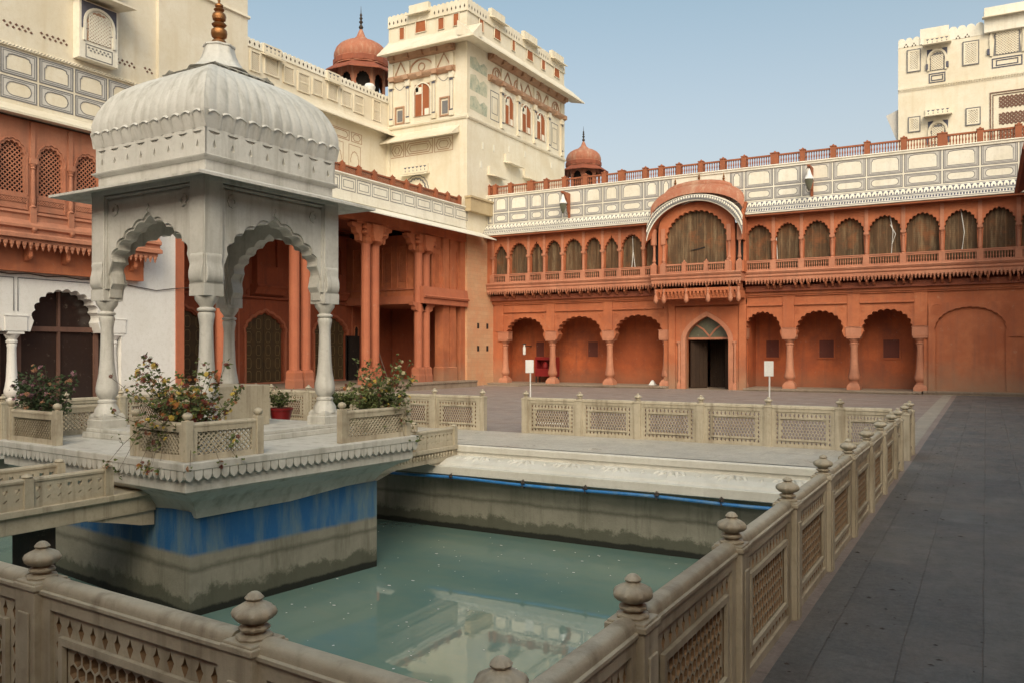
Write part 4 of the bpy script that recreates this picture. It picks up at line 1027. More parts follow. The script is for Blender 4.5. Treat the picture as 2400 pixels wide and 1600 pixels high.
# bangla roof: curved eave band and red vault
def arcz(x, top, drop, hw_): 
    k = min(1, abs(x)/hw_); return top-drop*(1-math.sqrt(max(0,1-(k*.985)**2)))
def vault(name, mat, yv, n=36):
    # yv: list of (w, halfwidth, top z, drop)
    g = MB(GJ); pts = []; fs = []
    for w_, hw_, top, drop in yv:
        for i in range(n+1):
            a = -PI/2+PI*i/n; x = hw_*math.sin(a); pts.append((jc+x, w_, arcz(x, top, drop, hw_)))
    for j in range(len(yv)-1):
        for i in range(n): fs.append((j*(n+1)+i, j*(n+1)+i+1, (j+1)*(n+1)+i+1, (j+1)*(n+1)+i))
    g.add(pts, fs); return g.build(name, mat, NB, smooth=True)
vault('curved_eave', 'creamlight', [(.42,2.16,8.40,2.0),(.44,2.18,8.44,2.0),(.30,2.14,8.64,1.5),(.05,2.10,8.70,1.3)])
vault('curved_soffit', 'red', [(.42,2.15,8.385,2.0),(-.6,1.95,8.60,1.7)])
def arcband(mat, name, w_, hw_, top, drop, offs, thick, dashes=False):
    g = MB(GJ); n = 64
    for i in range(n):
        a = -PI/2*.97+PI*.97*i/n; b = -PI/2*.97+PI*.97*(i+(.55 if dashes else 1.02))/n
        x0, x1 = hw_*math.sin(a), hw_*math.sin(b)
        p = [(jc+x0,arcz(x0,top,drop,hw_)+offs),(jc+x1,arcz(x1,top,drop,hw_)+offs)]
        g.add([(p[0][0],w_,p[0][1]),(p[1][0],w_,p[1][1]),(p[1][0],w_-.02*thick/.1,p[1][1]+thick),(p[0][0],w_-.02*thick/.1,p[0][1]+thick)],[(0,1,2,3)])
    g.build(name, mat, NB)
vault('curved_line', 'line', [(.452,2.19,8.445,1.98),(.452,2.19,8.475,1.97)])
vault('curved_band', 'line', [(.445,2.20,8.49,1.95),(.38,2.18,8.65,1.60)])
g = MB(GJ)
for i in range(52):
    a = -1.42+2.84*i/51; x = 2.17*math.sin(a); z = arcz(x, 8.585, 1.78, 2.17); 
    g.lathe(jc+x, .40, [(.006,-.065),(.042,-.05),(.048,-.01),(.03,.035),(.004,.06)], 8, z0=z)
g.build('curved_scallops', 'creamlight', NB)
vault('curved_rim', 'creamlight', [(.37,2.17,8.66,1.52),(.37,2.17,8.685,1.47),(.30,2.14,8.70,1.44)])
vault('vaulted_roof', 'dome_red', [(.05,2.10,8.80,1.05),(-.02,2.14,8.98,.95),(-.12,2.13,9.12,.85),(-.28,2.06,9.25,.78),(-.55,1.95,9.34,.75),(-.75,1.9,9.36,.75)])
vault('roof_ridge', 'dome_red', [(-.3,1.62,9.26,.5),(-.30,1.62,9.34,.5),(-.42,1.5,9.46,.42),(-.62,1.5,9.48,.42)])
for dx, dz in ((-1.12,-.13),(0,0),(1.12,-.13)):
    g = MB(GJ); g.lathe(jc+dx,-.5,[(.05,-.1),(.06,.02),(.03,.05),(.07,.12),(.03,.17),(.05,.22),(.02,.26),(.008,.38)],10,z0=9.45+dz); g.build('small_spire', 'brass', NB, smooth=True)

# lanterns on carved brackets
for x, nm in ((-17.86,'left'),(-6.42,'right')):
    t = thing('wall_lantern', 'glass lantern hanging from a carved brown bracket on the parapet, '+('left of the domed balcony' if nm == 'left' else 'right of the domed balcony'), 'lantern', (x,36.6,8.9), 0, 'lanterns on the painted parapet')
    g = MB(lambda u,w,v,x=x:(x+w,UY-.01-u,v)); g.slab([(0,8.15),(0,9.5),(.85,9.5),(.85,9.42),(.6,9.36),(.5,9.22),(.4,9.20),(.32,9.0),(.2,8.9),(.15,8.6),(.08,8.5)], [], -.06, .06); g.build('bracket', 'brown', t, bevel=.01)
    g = MB(); g.lathe(x, UY-.72, [(.01,9.40),(.02,9.36),(.05,9.30),(.10,9.12),(.18,8.95),(.20,8.93),(.20,8.90)][::-1], 14); g.build('hood', 'signwhite', t, smooth=True)
    g = MB(); g.lathe(x, UY-.72, [(.02,8.42),(.05,8.45),(.10,8.58),(.16,8.78),(.17,8.895)], 14); g.build('glass_bowl', 'fanglass', t, smooth=True)

# things in the arcade
t = thing('fire_cabinet', 'red metal fire cabinet with open shelf in the leftmost arch of the red arcade', 'fire cabinet', (-20.0,38.6,.12))
g = MB(GN); g.slab(rect(-20.55,-19.35,.45,1.45),[rect(-20.45,-19.45,.85,1.3)],-1.3,-.8); g.box(-20.5,-19.4,-1.35,-1.3,.5,1.4); g.build('cabinet', 'redcab', t, bevel=.01)
g = MB(GN)
for x in (-20.5,-19.4):
    for w_ in (-1.25,-.85): MB(GN).box(x-.03,x+.03,w_-.03,w_+.03,.12,.45).build('leg', 'iron', t)
g = MB(GN); g.lathe(-20.0,-.95,[(.12,.86),(.14,.9),(.14,1.1),(.05,1.2)],12); g.build('hose_reel', 'redcab', t)
t = thing('fire_extinguisher', 'small white extinguisher hung on the recess wall beside the leftmost arch', 'extinguisher', (-21.4,38.5,1.9))
g = MB(GN); g.lathe(-21.35,-1.1,[(.02,1.55),(.08,1.58),(.085,1.95),(.04,2.02),(.03,2.1)],12); g.build('cylinder', 'signwhite', t, smooth=True)
g = MB(GN); g.box(-21.45,-21.25,-1.12,-1.08,2.1,2.16); g.box(-21.37,-21.33,-1.9,-1.1,2.0,2.04); g.build('valve', 'iron', t)
g = MB(GN); g.sq(-14.1,-.9,[(.16,.12),(.13,.17),(.05,.33),(.01,.36)]); tag(g.build('cloth_bundle','signwhite'), 'small crumpled white bundle on the floor of the third red arch', 'bundle')

# sign posts
for i, (x, lab) in enumerate(((-8.86,'blank white notice on a thin white pole, in front of the leftmost red arches'),(-3.62,'blank white notice on a thin white pole, before the arch right of the doorway'))):
    t = thing('notice_post', lab, 'notice post', (x,16.3,0), 0, 'white notice posts behind the balustrade')
    g = MB(); g.lathe(x,16.3,[(.10,0),(.10,.015),(.02,.03)],14); g.lathe(x,16.3,[(.016,.0),(.016,1.3)],8); g.build('pole', 'signwhite', t)
    g = MB(lambda u,w,v,x=x: (x+u*.87-w*.5, 16.28+u*.5+w*.87*-1, v)); g.box(-.085,.085,.0,.02,1.24,1.53); g.build('board', 'signwhite', t, bevel=.004)
    
# drain mouth in the ground step
t = tag(MB().box(-22.2,-20.2,35.9,36.95,-.1,.05).build('low_step','plinth'), 'low worn stone step with a drain in front of the leftmost arch', 'step')

# ================================================================== TOWER
TX, TY0, TY1, TXW = -22.65, 35.0, 46.1, -27.65
TW = thing('square_tower', 'tall cream square tower with painted windows and a wide eave', 'tower', (-25,40,0))
g = MB(); g.box(TXW,TX,TY0,TY1,-.2,18.05); g.box(TXW+.02,TX-.02,TY0+.02,TY1-.02,18.05,19.2); g.build('wall', 'cream', TW)
g = MB(); g.box(TX-.5,TX+.03,TY0-.03,37.52,-.1,7.75); g.build('stone_corner', 'tan', TW, label='tan stone-coursed lower corner')
g = MB(F_west(TX+.03))
for (y,z) in ((36.0,2.9),(36.9,2.9),(36.0,1.75),(36.9,1.75)): MB(F_west(TX+.03)).box(y-.1,y+.1,.0,.004,z,z+.28).build('putlog_hole', 'dark', TW)
FS, FE = F_north(TY0), F_west(TX)      # south and east faces
SP = (TXW, TX); EP = (TY0, TY1)
def both(fn, name, mat, **k):
    for fr, (a,b) in ((FS,SP),(FE,EP)):
        g = MB(fr); fn(g, a, b, fr is FS); g.build(name, mat, TW, **k)
both(lambda g,a,b,s: g.extr([(0,18.05),(.06,18.05),(.95,17.2),(.95,17.14),(0,17.35)], a-(0 if s else .9), b+.9), 'eave', 'cream')
both(lambda g,a,b,s: (g.extr([(0,13.45),(.08,13.47),(.12,13.55),(.05,13.6),(.05,13.66),(0,13.7)], a, b)), 'string_course', 'cream')
both(lambda g,a,b,s: (g.slab(merlons(a,b,18.9,19.42,.27), [], -.12,.03), g.box(a,b,0,.05,18.05,18.12), g.box(a,b,0,.06,18.88,18.93)), 'parapet', 'cream')
def notches(g,a,b,s):
    n = round((b-a)/.27); st = (b-a)/n
    for i in range(n):
        c = a+st*(i+.5)
        if any(p-.1 < c < q+.1 for p,q in (((-26.25,-24.9),) if s else ((37.1,38.7),(40.6,42.4),(44.0,45.8)))): continue
        g.slab([(c-.045,19.12),(c,19.03),(c+.045,19.12),(c,19.24)], [], .0, .036)
both(notches, 'parapet_pattern', 'wood')
def canopy(fr, a, b, z, parent, out=.35, dots=True, mat='cream'):
    g = MB(fr); g.box(a,b,-.1,.12,z,z+.42); g.extr([(0,z+.02),(out,z-.10),(out,z-.15),(0,z-.05)], a-.08, b+.08); g.build('canopy', mat, parent)
    if dots:
        g = MB(fr); n = max(3,int((b-a)/.24)); st = (b-a-.1)/n
        for i in range(n):
            c = a+.05+st*(i+.5); g.slab([(c-st*.4,z+.34),(c+st*.4,z+.34),(c,z+.24)],[],.12,.124); g.slab([(c-.03,z+.1),(c+.03,z+.1),(c,z+.22)],[],.12,.124)
        g.build('canopy_pattern', 'lineblue', parent)
canopy(FS, -26.2, -24.95, 19.36, TW, dots=False)
for a, b in ((37.2,38.6),(40.75,42.3),(44.2,45.75)): canopy(FE, a, b, 19.36, TW, dots=False)
def shutter_win(fr, parent, u0, u1, v0, v1, arched=False, mat='shutter', frame='lineterra', nm='window'):
    c = (u0+u1)/2; hw = (u1-u0)/2
    g = MB(fr)
    if arched: P = [(u0,v0)]+cusp(c,hw,v0+(v1-v0)*.62,v1,5,.12,4,point=.2)+[(u1,v0)]
    else: P = rect(u0,u1,v0,v1)
    g.slab(P, [], .0, .02); wdw = g.build(nm, mat, parent)
    g = MB(fr); outline_strip(g, P, .035, .0, .05, True); f = g.build('window_frame', frame, None); 
    f.parent = wdw; f.location = -Vector(ORG.get(parent.name,(0,0,0)))
    return wdw
for u0,u1,v0,v1,ar_ in ((-26.88,-26.55,18.15,18.78,0),(-25.85,-25.15,18.3,19.15,1),(-24.4,-24.03,18.2,18.8,0),(-23.46,-23.12,18.22,18.84,0)): shutter_win(FS,TW,u0,u1,v0,v1,ar_,frame='cream')
for u0,u1,v0,v1,ar_ in ((36.14,36.55,18.25,18.87,0),(37.6,38.3,18.35,19.15,1),(39.5,39.85,18.3,18.9,0),(41.2,41.95,18.35,19.15,1),(43.0,43.45,18.3,18.88,0),(44.6,45.35,18.35,19.15,1)): shutter_win(FE,TW,u0,u1,v0,v1,ar_,frame='cream')
# classical painted storey
def cornices(g,a,b,s):
    lo, hi = (a+.15, b-.7) if s else (37.0, b-.1)
    segs = 5 if s else 9
    g.extr([(0,17.0),(.12,17.02),(.24,17.18),(.30,17.3),(.30,17.42),(0,17.5)], lo, hi)
    g.extr([(0,15.92),(.10,15.94),(.2,16.05),(.24,16.12),(.22,16.2),(0,16.24)], lo, hi)
    for i in range(segs):
        c = lo+.25+(hi-lo-.5)*i/(segs-1); g.box(c-.18,c+.18,0,.34,17.05,17.40); g.box(c-.16,c+.16,0,.28,15.95,16.18)
both(cornices, 'cornice', 'lineterra')
def pil(fr, u, parent=TW):
    g = MB(fr); g.box(u-.14,u+.14,0,.12,13.7,13.95); g.box(u-.09,u+.09,0,.09,13.95,15.6); g.box(u-.15,u+.15,0,.15,15.62,15.92); g.box(u-.12,u+.12,0,.1,16.25,16.9); g.build('pilaster', 'cream', parent)
    g = MB(fr); g.box(u-.10,u+.10,.10,.125,13.97,14.03); g.box(u-.1,u+.1,.1,.125,15.5,15.58); g.box(u-.09,u-.075,.09,.095,14.05,15.5); g.box(u+.075,u+.09,.09,.095,14.05,15.5); g.build('pilaster_lines', 'lineblue', parent)
for u in (-27.38,-26.3,-24.64,-23.54): pil(FS, u)
for u in (38.4,40.2,42.1,43.9,45.6): pil(FE, u)
def shut_arch(fr, u0, u1, v0, v1):
    c = (u0+u1)/2; wd = shutter_win(fr, TW, u0, u1, v0, v1, False, nm='shuttered_window')
    g = MB(fr); P = plain_arch(c,(u1-u0)/2+.08,v0,v1-.45,v1+.06,point=.05); outline_strip(g, P, .06, 0, .07); g.box(c-.02,c+.02,.02,.045,v0,v1); g.box(u0+.03,c-.05,.02,.03,v1-.5,v1-.15); g.build('window_arch', 'creamlight', TW)
    g = MB(fr); g.box(u0,c-.25,.02,.03,v1-.38,v1-.02); g.box(c+.15,u1,.02,.03,v0,v0+.35); g.build('pale_pane', 'creamlight', TW)
shut_arch(FS, -25.85, -24.95, 13.95, 15.6)
for a, b in ((38.75,39.6),(40.65,41.6),(42.4,43.35)): shut_arch(FE, a, b, 14.1, 15.62)
def swag(g, a, b, z):
    n = 10; outline_strip(g, [(a+(b-a)*i/n, z-.25*math.sin(PI*i/n)) for i in range(n+1)], .03, 0, .01)
g = MB(FS); swag(g,-27.2,-26.5,15.75); swag(g,-24.4,-23.7,15.8); g.build('painted_swag','line',TW)
g = MB(FS)   # pediments
for c, k in ((-26.8,.35),(-24.05,.4)): outline_strip(g, [(c-k,16.3),(c,16.95),(c+k,16.3)], .06, 0, .05)
outline_strip(g, [(-25.45+.75*math.cos(t_),16.3+.6*math.sin(t_)) for t_ in [PI*k/12 for k in range(13)]], .07, 0, .06)
outline_strip(g, [(-25.45+.2*math.cos(t_),16.5+.2*math.sin(t_)) for t_ in [2*PI*k/12 for k in range(12)]], .05, 0, .04, True)
g.build('pediment', 'lineterra', TW)
g = MB(FE)
for i in range(7):
    c = 37.9+1.15*i
    if i%2: outline_strip(g, [(c-.42,16.32),(c,16.88),(c+.42,16.32)], .07, 0, .05)
    else:
        outline_strip(g, [(c+.45*math.cos(t_),16.3+.5*math.sin(t_)) for t_ in [PI*k/10 for k in range(11)]], .07, 0, .05)
        outline_strip(g, [(c+.18*math.cos(t_),16.5+.18*math.sin(t_)) for t_ in [2*PI*k/10 for k in range(10)]], .05, 0, .04, True)
g.build('pediment', 'lineterra', TW)
for (u0,u1,v0,v1) in ((-27.1,-26.62,13.76,14.5),(-24.24,-23.74,13.8,14.6)):
    g = MB(FS); g.box(u0+.08,u1-.08,0,.02,v0+.08,v1-.08); g.build('lattice_window','line',TW); g = MB(FS); frame_ring(g,u0-.06,u1+.06,v0-.06,v1+.12,.07,0,.07); g.build('window_frame','lineterra',TW)
for z0, z1 in ((16.05,16.75),(14.95,15.85),(13.95,14.75)):
    g = MB(FE); g.slab([(35.25,z0+.05),(36.9,z0),(36.95,z1-.25),(36.6,z1-.1),(36.2,z1-.3),(35.8,z1),(35.3,z1-.1)],[],0,.006); g.build('faded_mural','mural',TW)
g = MB(FE)      # painted blank window
for a in (37.25,44.3):
    frame_ring(g, a, a+.9, 13.95, 15.5, .04, 0, .01); frame_ring(g, a+.15, a+.75, 14.3, 15.2, .03, 0, .01)
g.build('painted_window','line',TW)
# balcony eave on the south face with octagon panels under it
g = MB(FS); g.extr([(0,13.2),(.08,13.1),(.78,12.62),(.78,12.56),(0,12.8)], TXW, TX-.45); g.build('lower_eave','cream',TW)
g = MB(FS)
for u0,u1 in ((-27.5,-26.6),(-26.52,-24.75),(-24.65,-23.5)):
    frame_ring(g,u0,u1,11.95,12.72,.03,0,.01); c=(u0+u1)/2; hw=(u1-u0)/2-.1
    outline_strip(g,[(c-hw,12.33),(c-hw+.15,12.6),(c+hw-.15,12.6),(c+hw,12.33),(c+hw-.15,12.06),(c-hw+.15,12.06)],.04,0,.01,True)
    outline_strip(g,[(c-hw+.18,12.33),(c-hw+.28,12.5),(c+hw-.28,12.5),(c+hw-.18,12.33),(c+hw-.28,12.16),(c-hw+.28,12.16)],.03,0,.01,True)
g.build('painted_panel','lineterra',TW)
g = MB(FS); g.box(TXW,TXW+.2,0,.14,9.0,12.8); g.build('downpipe','cream',TW)
canopy(FS, -26.6, -25.0, 11.0, TW)
g = MB(FS); outline_strip(g, cusp(-25.8,.65,10.0,10.75,9,.08,4), .06, 0, .05); outline_strip(g, cusp(-25.8,.8,10.0,10.9,9,.04,4), .03, 0, .03); g.build('painted_arch','line',TW)
for a, b, z in ((37.0,38.3,11.0),(38.7,40.2,12.0),(40.8,42.4,11.55)): canopy(FE, a, b, z, TW, dots=False, out=.5)
shutter_win(FE,TW,37.15,38.0,9.3,10.5,True,frame='cream'); shutter_win(FE,TW,41.2,42.2,10.3,11.3,True,frame='cream')
g = MB(FE)
for (y,z) in ((36.5,12.2),(37.6,12.3),(39.2,12.6),(41.0,12.7),(44.3,12.7),(36.3,11.2)): MB(FE).box(y-.08,y+.08,0,.02,z,z+.35).build('vent_slot','creamlight',TW)
g = MB(FE); g.box(34.8,37.2,.0,.35,8.75,9.45); g.box(34.75,37.25,.0,.42,9.4,9.5); g.build('water_box','tanplaster',TW,label='tan plastered box on the tower foot')
# ================================================================== WEST WING (upper, set back)
WX = -27.65; FWg = F_west(WX)
WW = thing('white_upper_wing', 'cream upper wing with lattice windows and scalloped parapet between the white block and the tower', 'building', (-29,28,9))
g = MB(); g.box(WX-5,WX,19.5,35,7,15.1); g.build('wall','cream',WW)
g = MB(FWg); g.slab(merlons(19.5,35,14.95,15.18,.27),[],-.1,.04); g.box(19.5,35,0,.05,14.9,14.96); g.build('parapet','creamlight',WW)
g = MB(FWg)
for i in range(57):
    c = 19.6+.27*(i+.5); g.slab([(c-.05,15.08),(c,14.99),(c+.05,15.08),(c,15.17)],[],0,.045)
g.build('parapet_pattern','wood',WW)
g = MB(FWg); g.extr([(0,13.62),(.06,13.62),(.1,13.5),(.6,13.1),(.6,13.04),(0,13.25)],19.5,35.02); g.build('eave','cream',WW)
g = MB(FWg); g.extr([(0,13.7),(.05,13.7),(.05,13.62),(0,13.6)],19.5,35); g.build('ledge','cream',WW)
for (u0,u1,v0,v1,k) in ((25.5,25.95,13.95,14.72,0),(26.3,27.05,14.05,14.75,1),(27.45,28.0,13.98,14.65,0),(28.35,29.0,13.85,14.62,2),(29.3,29.9,13.95,14.62,0),(30.35,30.95,14.0,14.72,1),(31.35,31.95,13.95,14.62,0),(32.25,32.9,13.85,14.66,2),(33.75,34.3,13.8,14.78,2)):
    g = MB(FWg)
    if k == 1: P = [(u0+.1,v0)]+cusp((u0+u1)/2,(u1-u0)/2-.1,v0+.35,v1-.02,5,.12,4)+[(u1-.1,v0)]
    else: P = rect(u0,u1,v0,v1)
    g.slab(P,[],0,.012); wdw = g.build('lattice_window','lineterra',WW)
    g = MB(FWg); diamonds(g,u0+.02,u1-.02,v0+.02,v1-.02,.09,.03,.012,.03); 
    if k == 2: g.box(u0,u1,.01,.05,(v0+v1)/2-.04,(v0+v1)/2+.04)
    frame_ring(g,u0-.07,u1+.07,v0-.07,v1+.07,.07,0,.07); f = g.build('window_lattice','cream'); f.parent = wdw; f.location = -Vector(ORG[WW.name])
    if k == 1: canopy(FWg, u0-.15, u1+.15, 14.86, WW, out=.3)
g = MB(FWg)      # painted wall panels under the eave
for a, b in ((29.0,31.9),(32.05,32.85)):
    frame_ring(g,a,b,12.25,12.75,.03,0,.01); c=(a+b)/2; hw=(b-a)/2-.1; outline_strip(g,[(c-hw,12.5),(c-hw+.15,12.66),(c+hw-.15,12.66),(c+hw,12.5),(c+hw-.15,12.34),(c-hw+.15,12.34)],.035,0,.01,True)
for c in (30.0,31.0,32.3):
    outline_strip(g, cusp(c,.32,11.2,11.8,7,.1,4), .03, 0, .01); frame_ring(g, c-.45, c+.45, 10.2, 12.1, .025, 0, .01)
g.build('painted_panel','lineterra',WW)
g = MB(); g.box(WX,TX-.3,19.5,35,8.6,8.9); g.build('terrace_roof','creamlight',WW)
t = thing('satellite_dish', 'small white dish behind the upper wing parapet beside the red dome', 'dish', (-27.9,33.6,15.2)); g = MB(); g.lathe(-28.0,33.9,[(.02,.1),(.25,.25),(.3,.45),(.22,.6),(.02,.65)],14,z0=15.1); g.build('dish','signwhite',t,smooth=True); g = MB(); g.lathe(-28,33.9,[(.03,0),(.03,.3)],8,z0=15.05); g.build('stand','iron',t)

# ================================================================== DOMED KIOSKS
def chhatri(cx_, cy_, zbase, R0, label):
    t = thing('domed_kiosk', label, 'domed kiosk', (cx_,cy_,zbase), 0, 'red domed kiosks on the roofs')
    n = 8; r8 = R0*.93
    g = MB(); g.lathe(cx_,cy_,[(R0*1.05,-5),(R0*1.05,0)],8,z0=zbase,rot=PI/8); g.build('drum','dome_red',t)
    H = R0*1.15
    for k in range(8):
        a0 = 2*PI*k/8+PI/8; a1 = 2*PI*(k+1)/8+PI/8
        p0 = Vector((cx_+r8*math.cos(a0),cy_+r8*math.sin(a0),0)); p1 = Vector((cx_+r8*math.cos(a1),cy_+r8*math.sin(a1),0)); L = (p1-p0).length; d = (p1-p0)/L; nn = Vector((d.y,-d.x,0))
        g = MB(lambda u,w,v,p0=p0,d=d,nn=nn: tuple(p0+d*u+nn*w+Vector((0,0,v)))); z = zbase
        g.slab(rect(0,L,z,z+H),[ [(L*.13,z+.02)]+cusp(L/2,L*.37,z+H*.42,z+H*.82,7,.08,4)+[(L*.87,z+.02)] ],-.08,.0); g.build('arched_side','dome_red',t)
    g = MB(); ze = zbase+H
    g.lathe(cx_,cy_,[(R0*.9,0),(R0*1.42,-.22*R0),(R0*1.42,-.18*R0),(R0*.98,.12*R0),(R0*.95,.14*R0)],8,z0=ze,rot=PI/8); g.build('eave','reddark',t)
    g = MB(); g.lathe(cx_,cy_,[(R0*1.0,.12*R0),(R0*1.0,.38*R0),(R0*.97,.40*R0)],24,z0=ze); g.build('collar','dome_red',t)
    prof = [(R0*.97,.40*R0),(R0*1.0,.50*R0),(R0*.99,.62*R0),(R0*.92,.80*R0),(R0*.79,.94*R0),(R0*.61,1.05*R0),(R0*.42,1.12*R0),(R0*.30,1.15*R0)]
    g = MB(); g.lathe(cx_,cy_,prof,160,flute=40,fd=.012,z0=ze); g.build('dome','dome_red',t,smooth=True)
    g = MB(); g.lathe(cx_,cy_,[(R0*.36,1.12*R0),(R0*.32,1.17*R0),(R0*.17,1.30*R0),(R0*.09,1.50*R0),(R0*.05,1.58*R0)],16,z0=ze); g.build('neck','dome_red',t,smooth=True)
    g = MB(); s = R0; g.lathe(cx_,cy_,[(.03*s,1.55*s),(.09*s,1.66*s),(.03*s,1.78*s),(.08*s,1.86*s),(.03*s,1.93*s),(.065*s,2.0*s),(.03*s,2.06*s),(.05*s,2.12*s),(.015*s,2.2*s),(.005*s,2.45*s)],10,z0=ze); g.build('spire','iron',t,smooth=True)
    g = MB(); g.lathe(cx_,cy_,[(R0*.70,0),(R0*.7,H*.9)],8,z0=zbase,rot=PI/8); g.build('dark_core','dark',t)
    g = MB(); g.lathe(cx_,cy_,[(R0*1.01,.15*R0),(R0*1.03,.17*R0),(R0*1.03,.35*R0),(R0*1.01,.37*R0)],32,flute=16,fd=.02,z0=ze); g.build('carved_band','reddark',t)
    return t
chhatri(-32.8, 38.9, 16.75, 1.62, 'large weathered red dome on arches, behind the upper wing and left of the tower')
chhatri(-25.3, 54.6, 13.45, 1.27, 'small red domed kiosk behind the roof balustrade, right of the tower')

# ================================================================== WEST PORTICO
WP = thing('red_portico', 'deep red portico with paired tall columns and painted doors, left of the tower', 'portico', (-24,26,0))
PY0_, PY1_ = 17.76, 35.0; BX = -27.3
g = MB(); g.box(BX-.3,TX+.6,PY0_,PY1_,-.1,.32); g.build('floor','plinth',WP)
g = MB(F_west(TX+.6)); petals(g, PY0_, PY1_, .32, .09, .16, 0, .05); g.build('scalloped_edge','plinth',WP)
g = MB(F_west(BX))
doors = [(21.75,1.1),(26.0,1.1),(30.15,1.1)]
holes = [[(c-hw*.95,.34)]+cusp(c,hw,2.5,3.42,9,.06,4,point=.2)+[(c+hw*.95,.34)] for c,hw in doors]
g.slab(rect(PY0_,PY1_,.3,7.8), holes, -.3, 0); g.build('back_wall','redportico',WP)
for c, hw in doors:
    g = MB(F_west(BX)); g.box(c-hw,c-.02,-.2,-.12,.32,3.4); g.box(c+.02,c+hw,-.2,-.12,.32,3.4); dr = g.build('door','door',WP)
    g = MB(F_west(BX))
    for q in range(4):
        for r_ in range(5):
            u = c-hw*.75+q*hw*.5; v = .45+r_*.56
            outline_strip(g,[(u-.13,v+.08),(u-.08,v),(u+.08,v),(u+.13,v+.08),(u+.13,v+.36),(u+.08,v+.44),(u-.08,v+.44),(u-.13,v+.36)],.022,-.125,-.112,True)
    f = g.build('door_pattern','doorline'); f.parent = dr; f.location = -Vector(ORG[WP.name])
    g = MB(F_west(BX)); outline_strip(g, [(c-hw*1.05,.34)]+cusp(c,hw*1.12,2.5,3.55,9,.05,4,point=.2)+[(c+hw*1.05,.34)], .10, 0, .06); frame_ring(g,c-1.55,c+1.55,.33,4.1,.07,0,.05); g.build('door_surround','redpillar',WP)
    g = MB(F_west(BX)) # jharokha window above the door
    g.slab(rect(c-.75,c+.75,4.6,7.2),[[(c-.42,5.4)]+cusp(c,.42,6.3,6.9,7,.08,4)+[(c+.42,5.4)]],.2,.32); g.box(c-.75,c+.75,0,.2,4.6,7.2); g.extr([(0,4.6),(.45,4.6),(.5,4.5),(.4,4.4),(.3,4.2),(0,4.1)],c-.85,c+.85); g.extr([(0,7.25),(.32,7.25),(.55,7.15),(.55,7.2),(0,7.4)],c-.9,c+.9); g.build('blind_window','redportico',WP)
    for s_ in (-1,1):
        for z in (1.9,3.0):
            g = MB(F_west(BX)); P = [(c+s_*1.85-.16,z-.85)]+cusp(c+s_*1.85,.16,z-.25,z,5,.1,4)+[(c+s_*1.85+.16,z-.85)]; g.slab(P,[],-.002,.006); g.build('niche','dark',WP)
            g = MB(F_west(BX)); outline_strip(g,P,.05,0,.04); g.build('niche_frame','red',WP)
g = MB(F_west(BX)); g.box(PY0_,PY1_,0,.15,4.0,4.08); g.box(PY0_,PY1_,0,.3,7.5,7.8)
for i in range(24): 
    u = PY0_+.4+i*.7; outline_strip(g, cusp(u,.25,4.15,4.42,3,.1,3), .05, 0, .05)
g.build('frieze','redportico',WP)
g = MB(F_west(TX)); g.box(PY0_-.02,PY0_+.28,-3.6,.05,.32,7.8); g.build('left_pilaster','redpillar',WP); 
g = MB(); g.box(BX-.3,TX-.3,PY0_,PY1_,7.55,7.75); g.build('ceiling','reddark',WP)
g = MB(F_west(TX)); g.box(PY0_,PY1_+1.1,-.55,-.02,7.2,7.76); g.build('lintel','red',WP)
def pillar_pair(yc, label=None, z1=7.2, seg=None, dy=.60, s=.185):
    for k in (-.5,.5):
        y = yc+k*dy; g = MB(); x = TX-.28
        g.sq(x,y,[(s*1.28,.32),(s*1.28,.62),(s*1.18,.70),(s*1.18,.92),(s*.98,1.02)])
        g.lathe(x,y,[(s*1.12,1.02),(s*1.08,1.06),(s*1.08,6.25),(s*1.15,6.3)],12,rot=PI/12); g.build('pillar','redpillar',WP)
        g = MB(); g.sq(x,y,[(s*1.0,6.3),(s*1.3,6.4),(s*1.35,6.55),(s*1.2,6.6),(s*1.6,6.8),(s*1.9,7.0),(s*1.9,7.1)]); g.build('capital','red',WP)
    g = MB(F_west(TX-.28))
    for sgn in (-1,1):
        y = yc+sgn*dy; g.extr([(-.2,7.2),(.2,7.2),(.2,7.1),(-.2,7.1)], min(yc,y+sgn*.5), max(yc,y+sgn*.5))
        h = MB(F_west(TX-.28)); h.slab([(y+sgn*.1,7.1),(y+sgn*.75,7.1),(y+sgn*.70,6.95),(y+sgn*.5,6.9),(y+sgn*.45,6.7),(y+sgn*.28,6.62),(y+sgn*.25,6.4),(y+sgn*.1,6.35)],[],-.14,.14); g.v += h.v; g.f += [tuple(i+len(g.v)-len(h.v) for i in f) for f in h.f]
    for z, r_ in ((6.75,.16),(6.95,.12)):
        for k in (-1,1): g.lathe(yc+k*(dy*.5+.32),.2,[(.02,-.1),(r_,-.04),(r_,.04),(.04,.1)],8,z0=z)
    h = MB(F_west(TX-.28)); h.slab([(yc-.35,7.1),(yc+.35,7.1),(yc+.3,6.6),(yc+.2,6.4),(yc-.2,6.4),(yc-.3,6.6)],[],.1,.45); g.v += h.v; g.f += [tuple(i+len(g.v)-len(h.v) for i in f) for f in h.f]
    g.build('carved_bracket','red',WP)
for yc in (19.5,23.6,27.8,31.55): pillar_pair(yc)
for y in (33.3,33.9):
    g = MB(); g.sq(TX-.35,y,[(.3,.32),(.3,.95),(.25,1.0),(.25,7.2)]); g.build('engaged_pillar','red',WP)
g = MB(); g.box(TX-.55,TX-.1,34.55,35.0,.32,7.7); g.build('end_pilaster','red',WP)
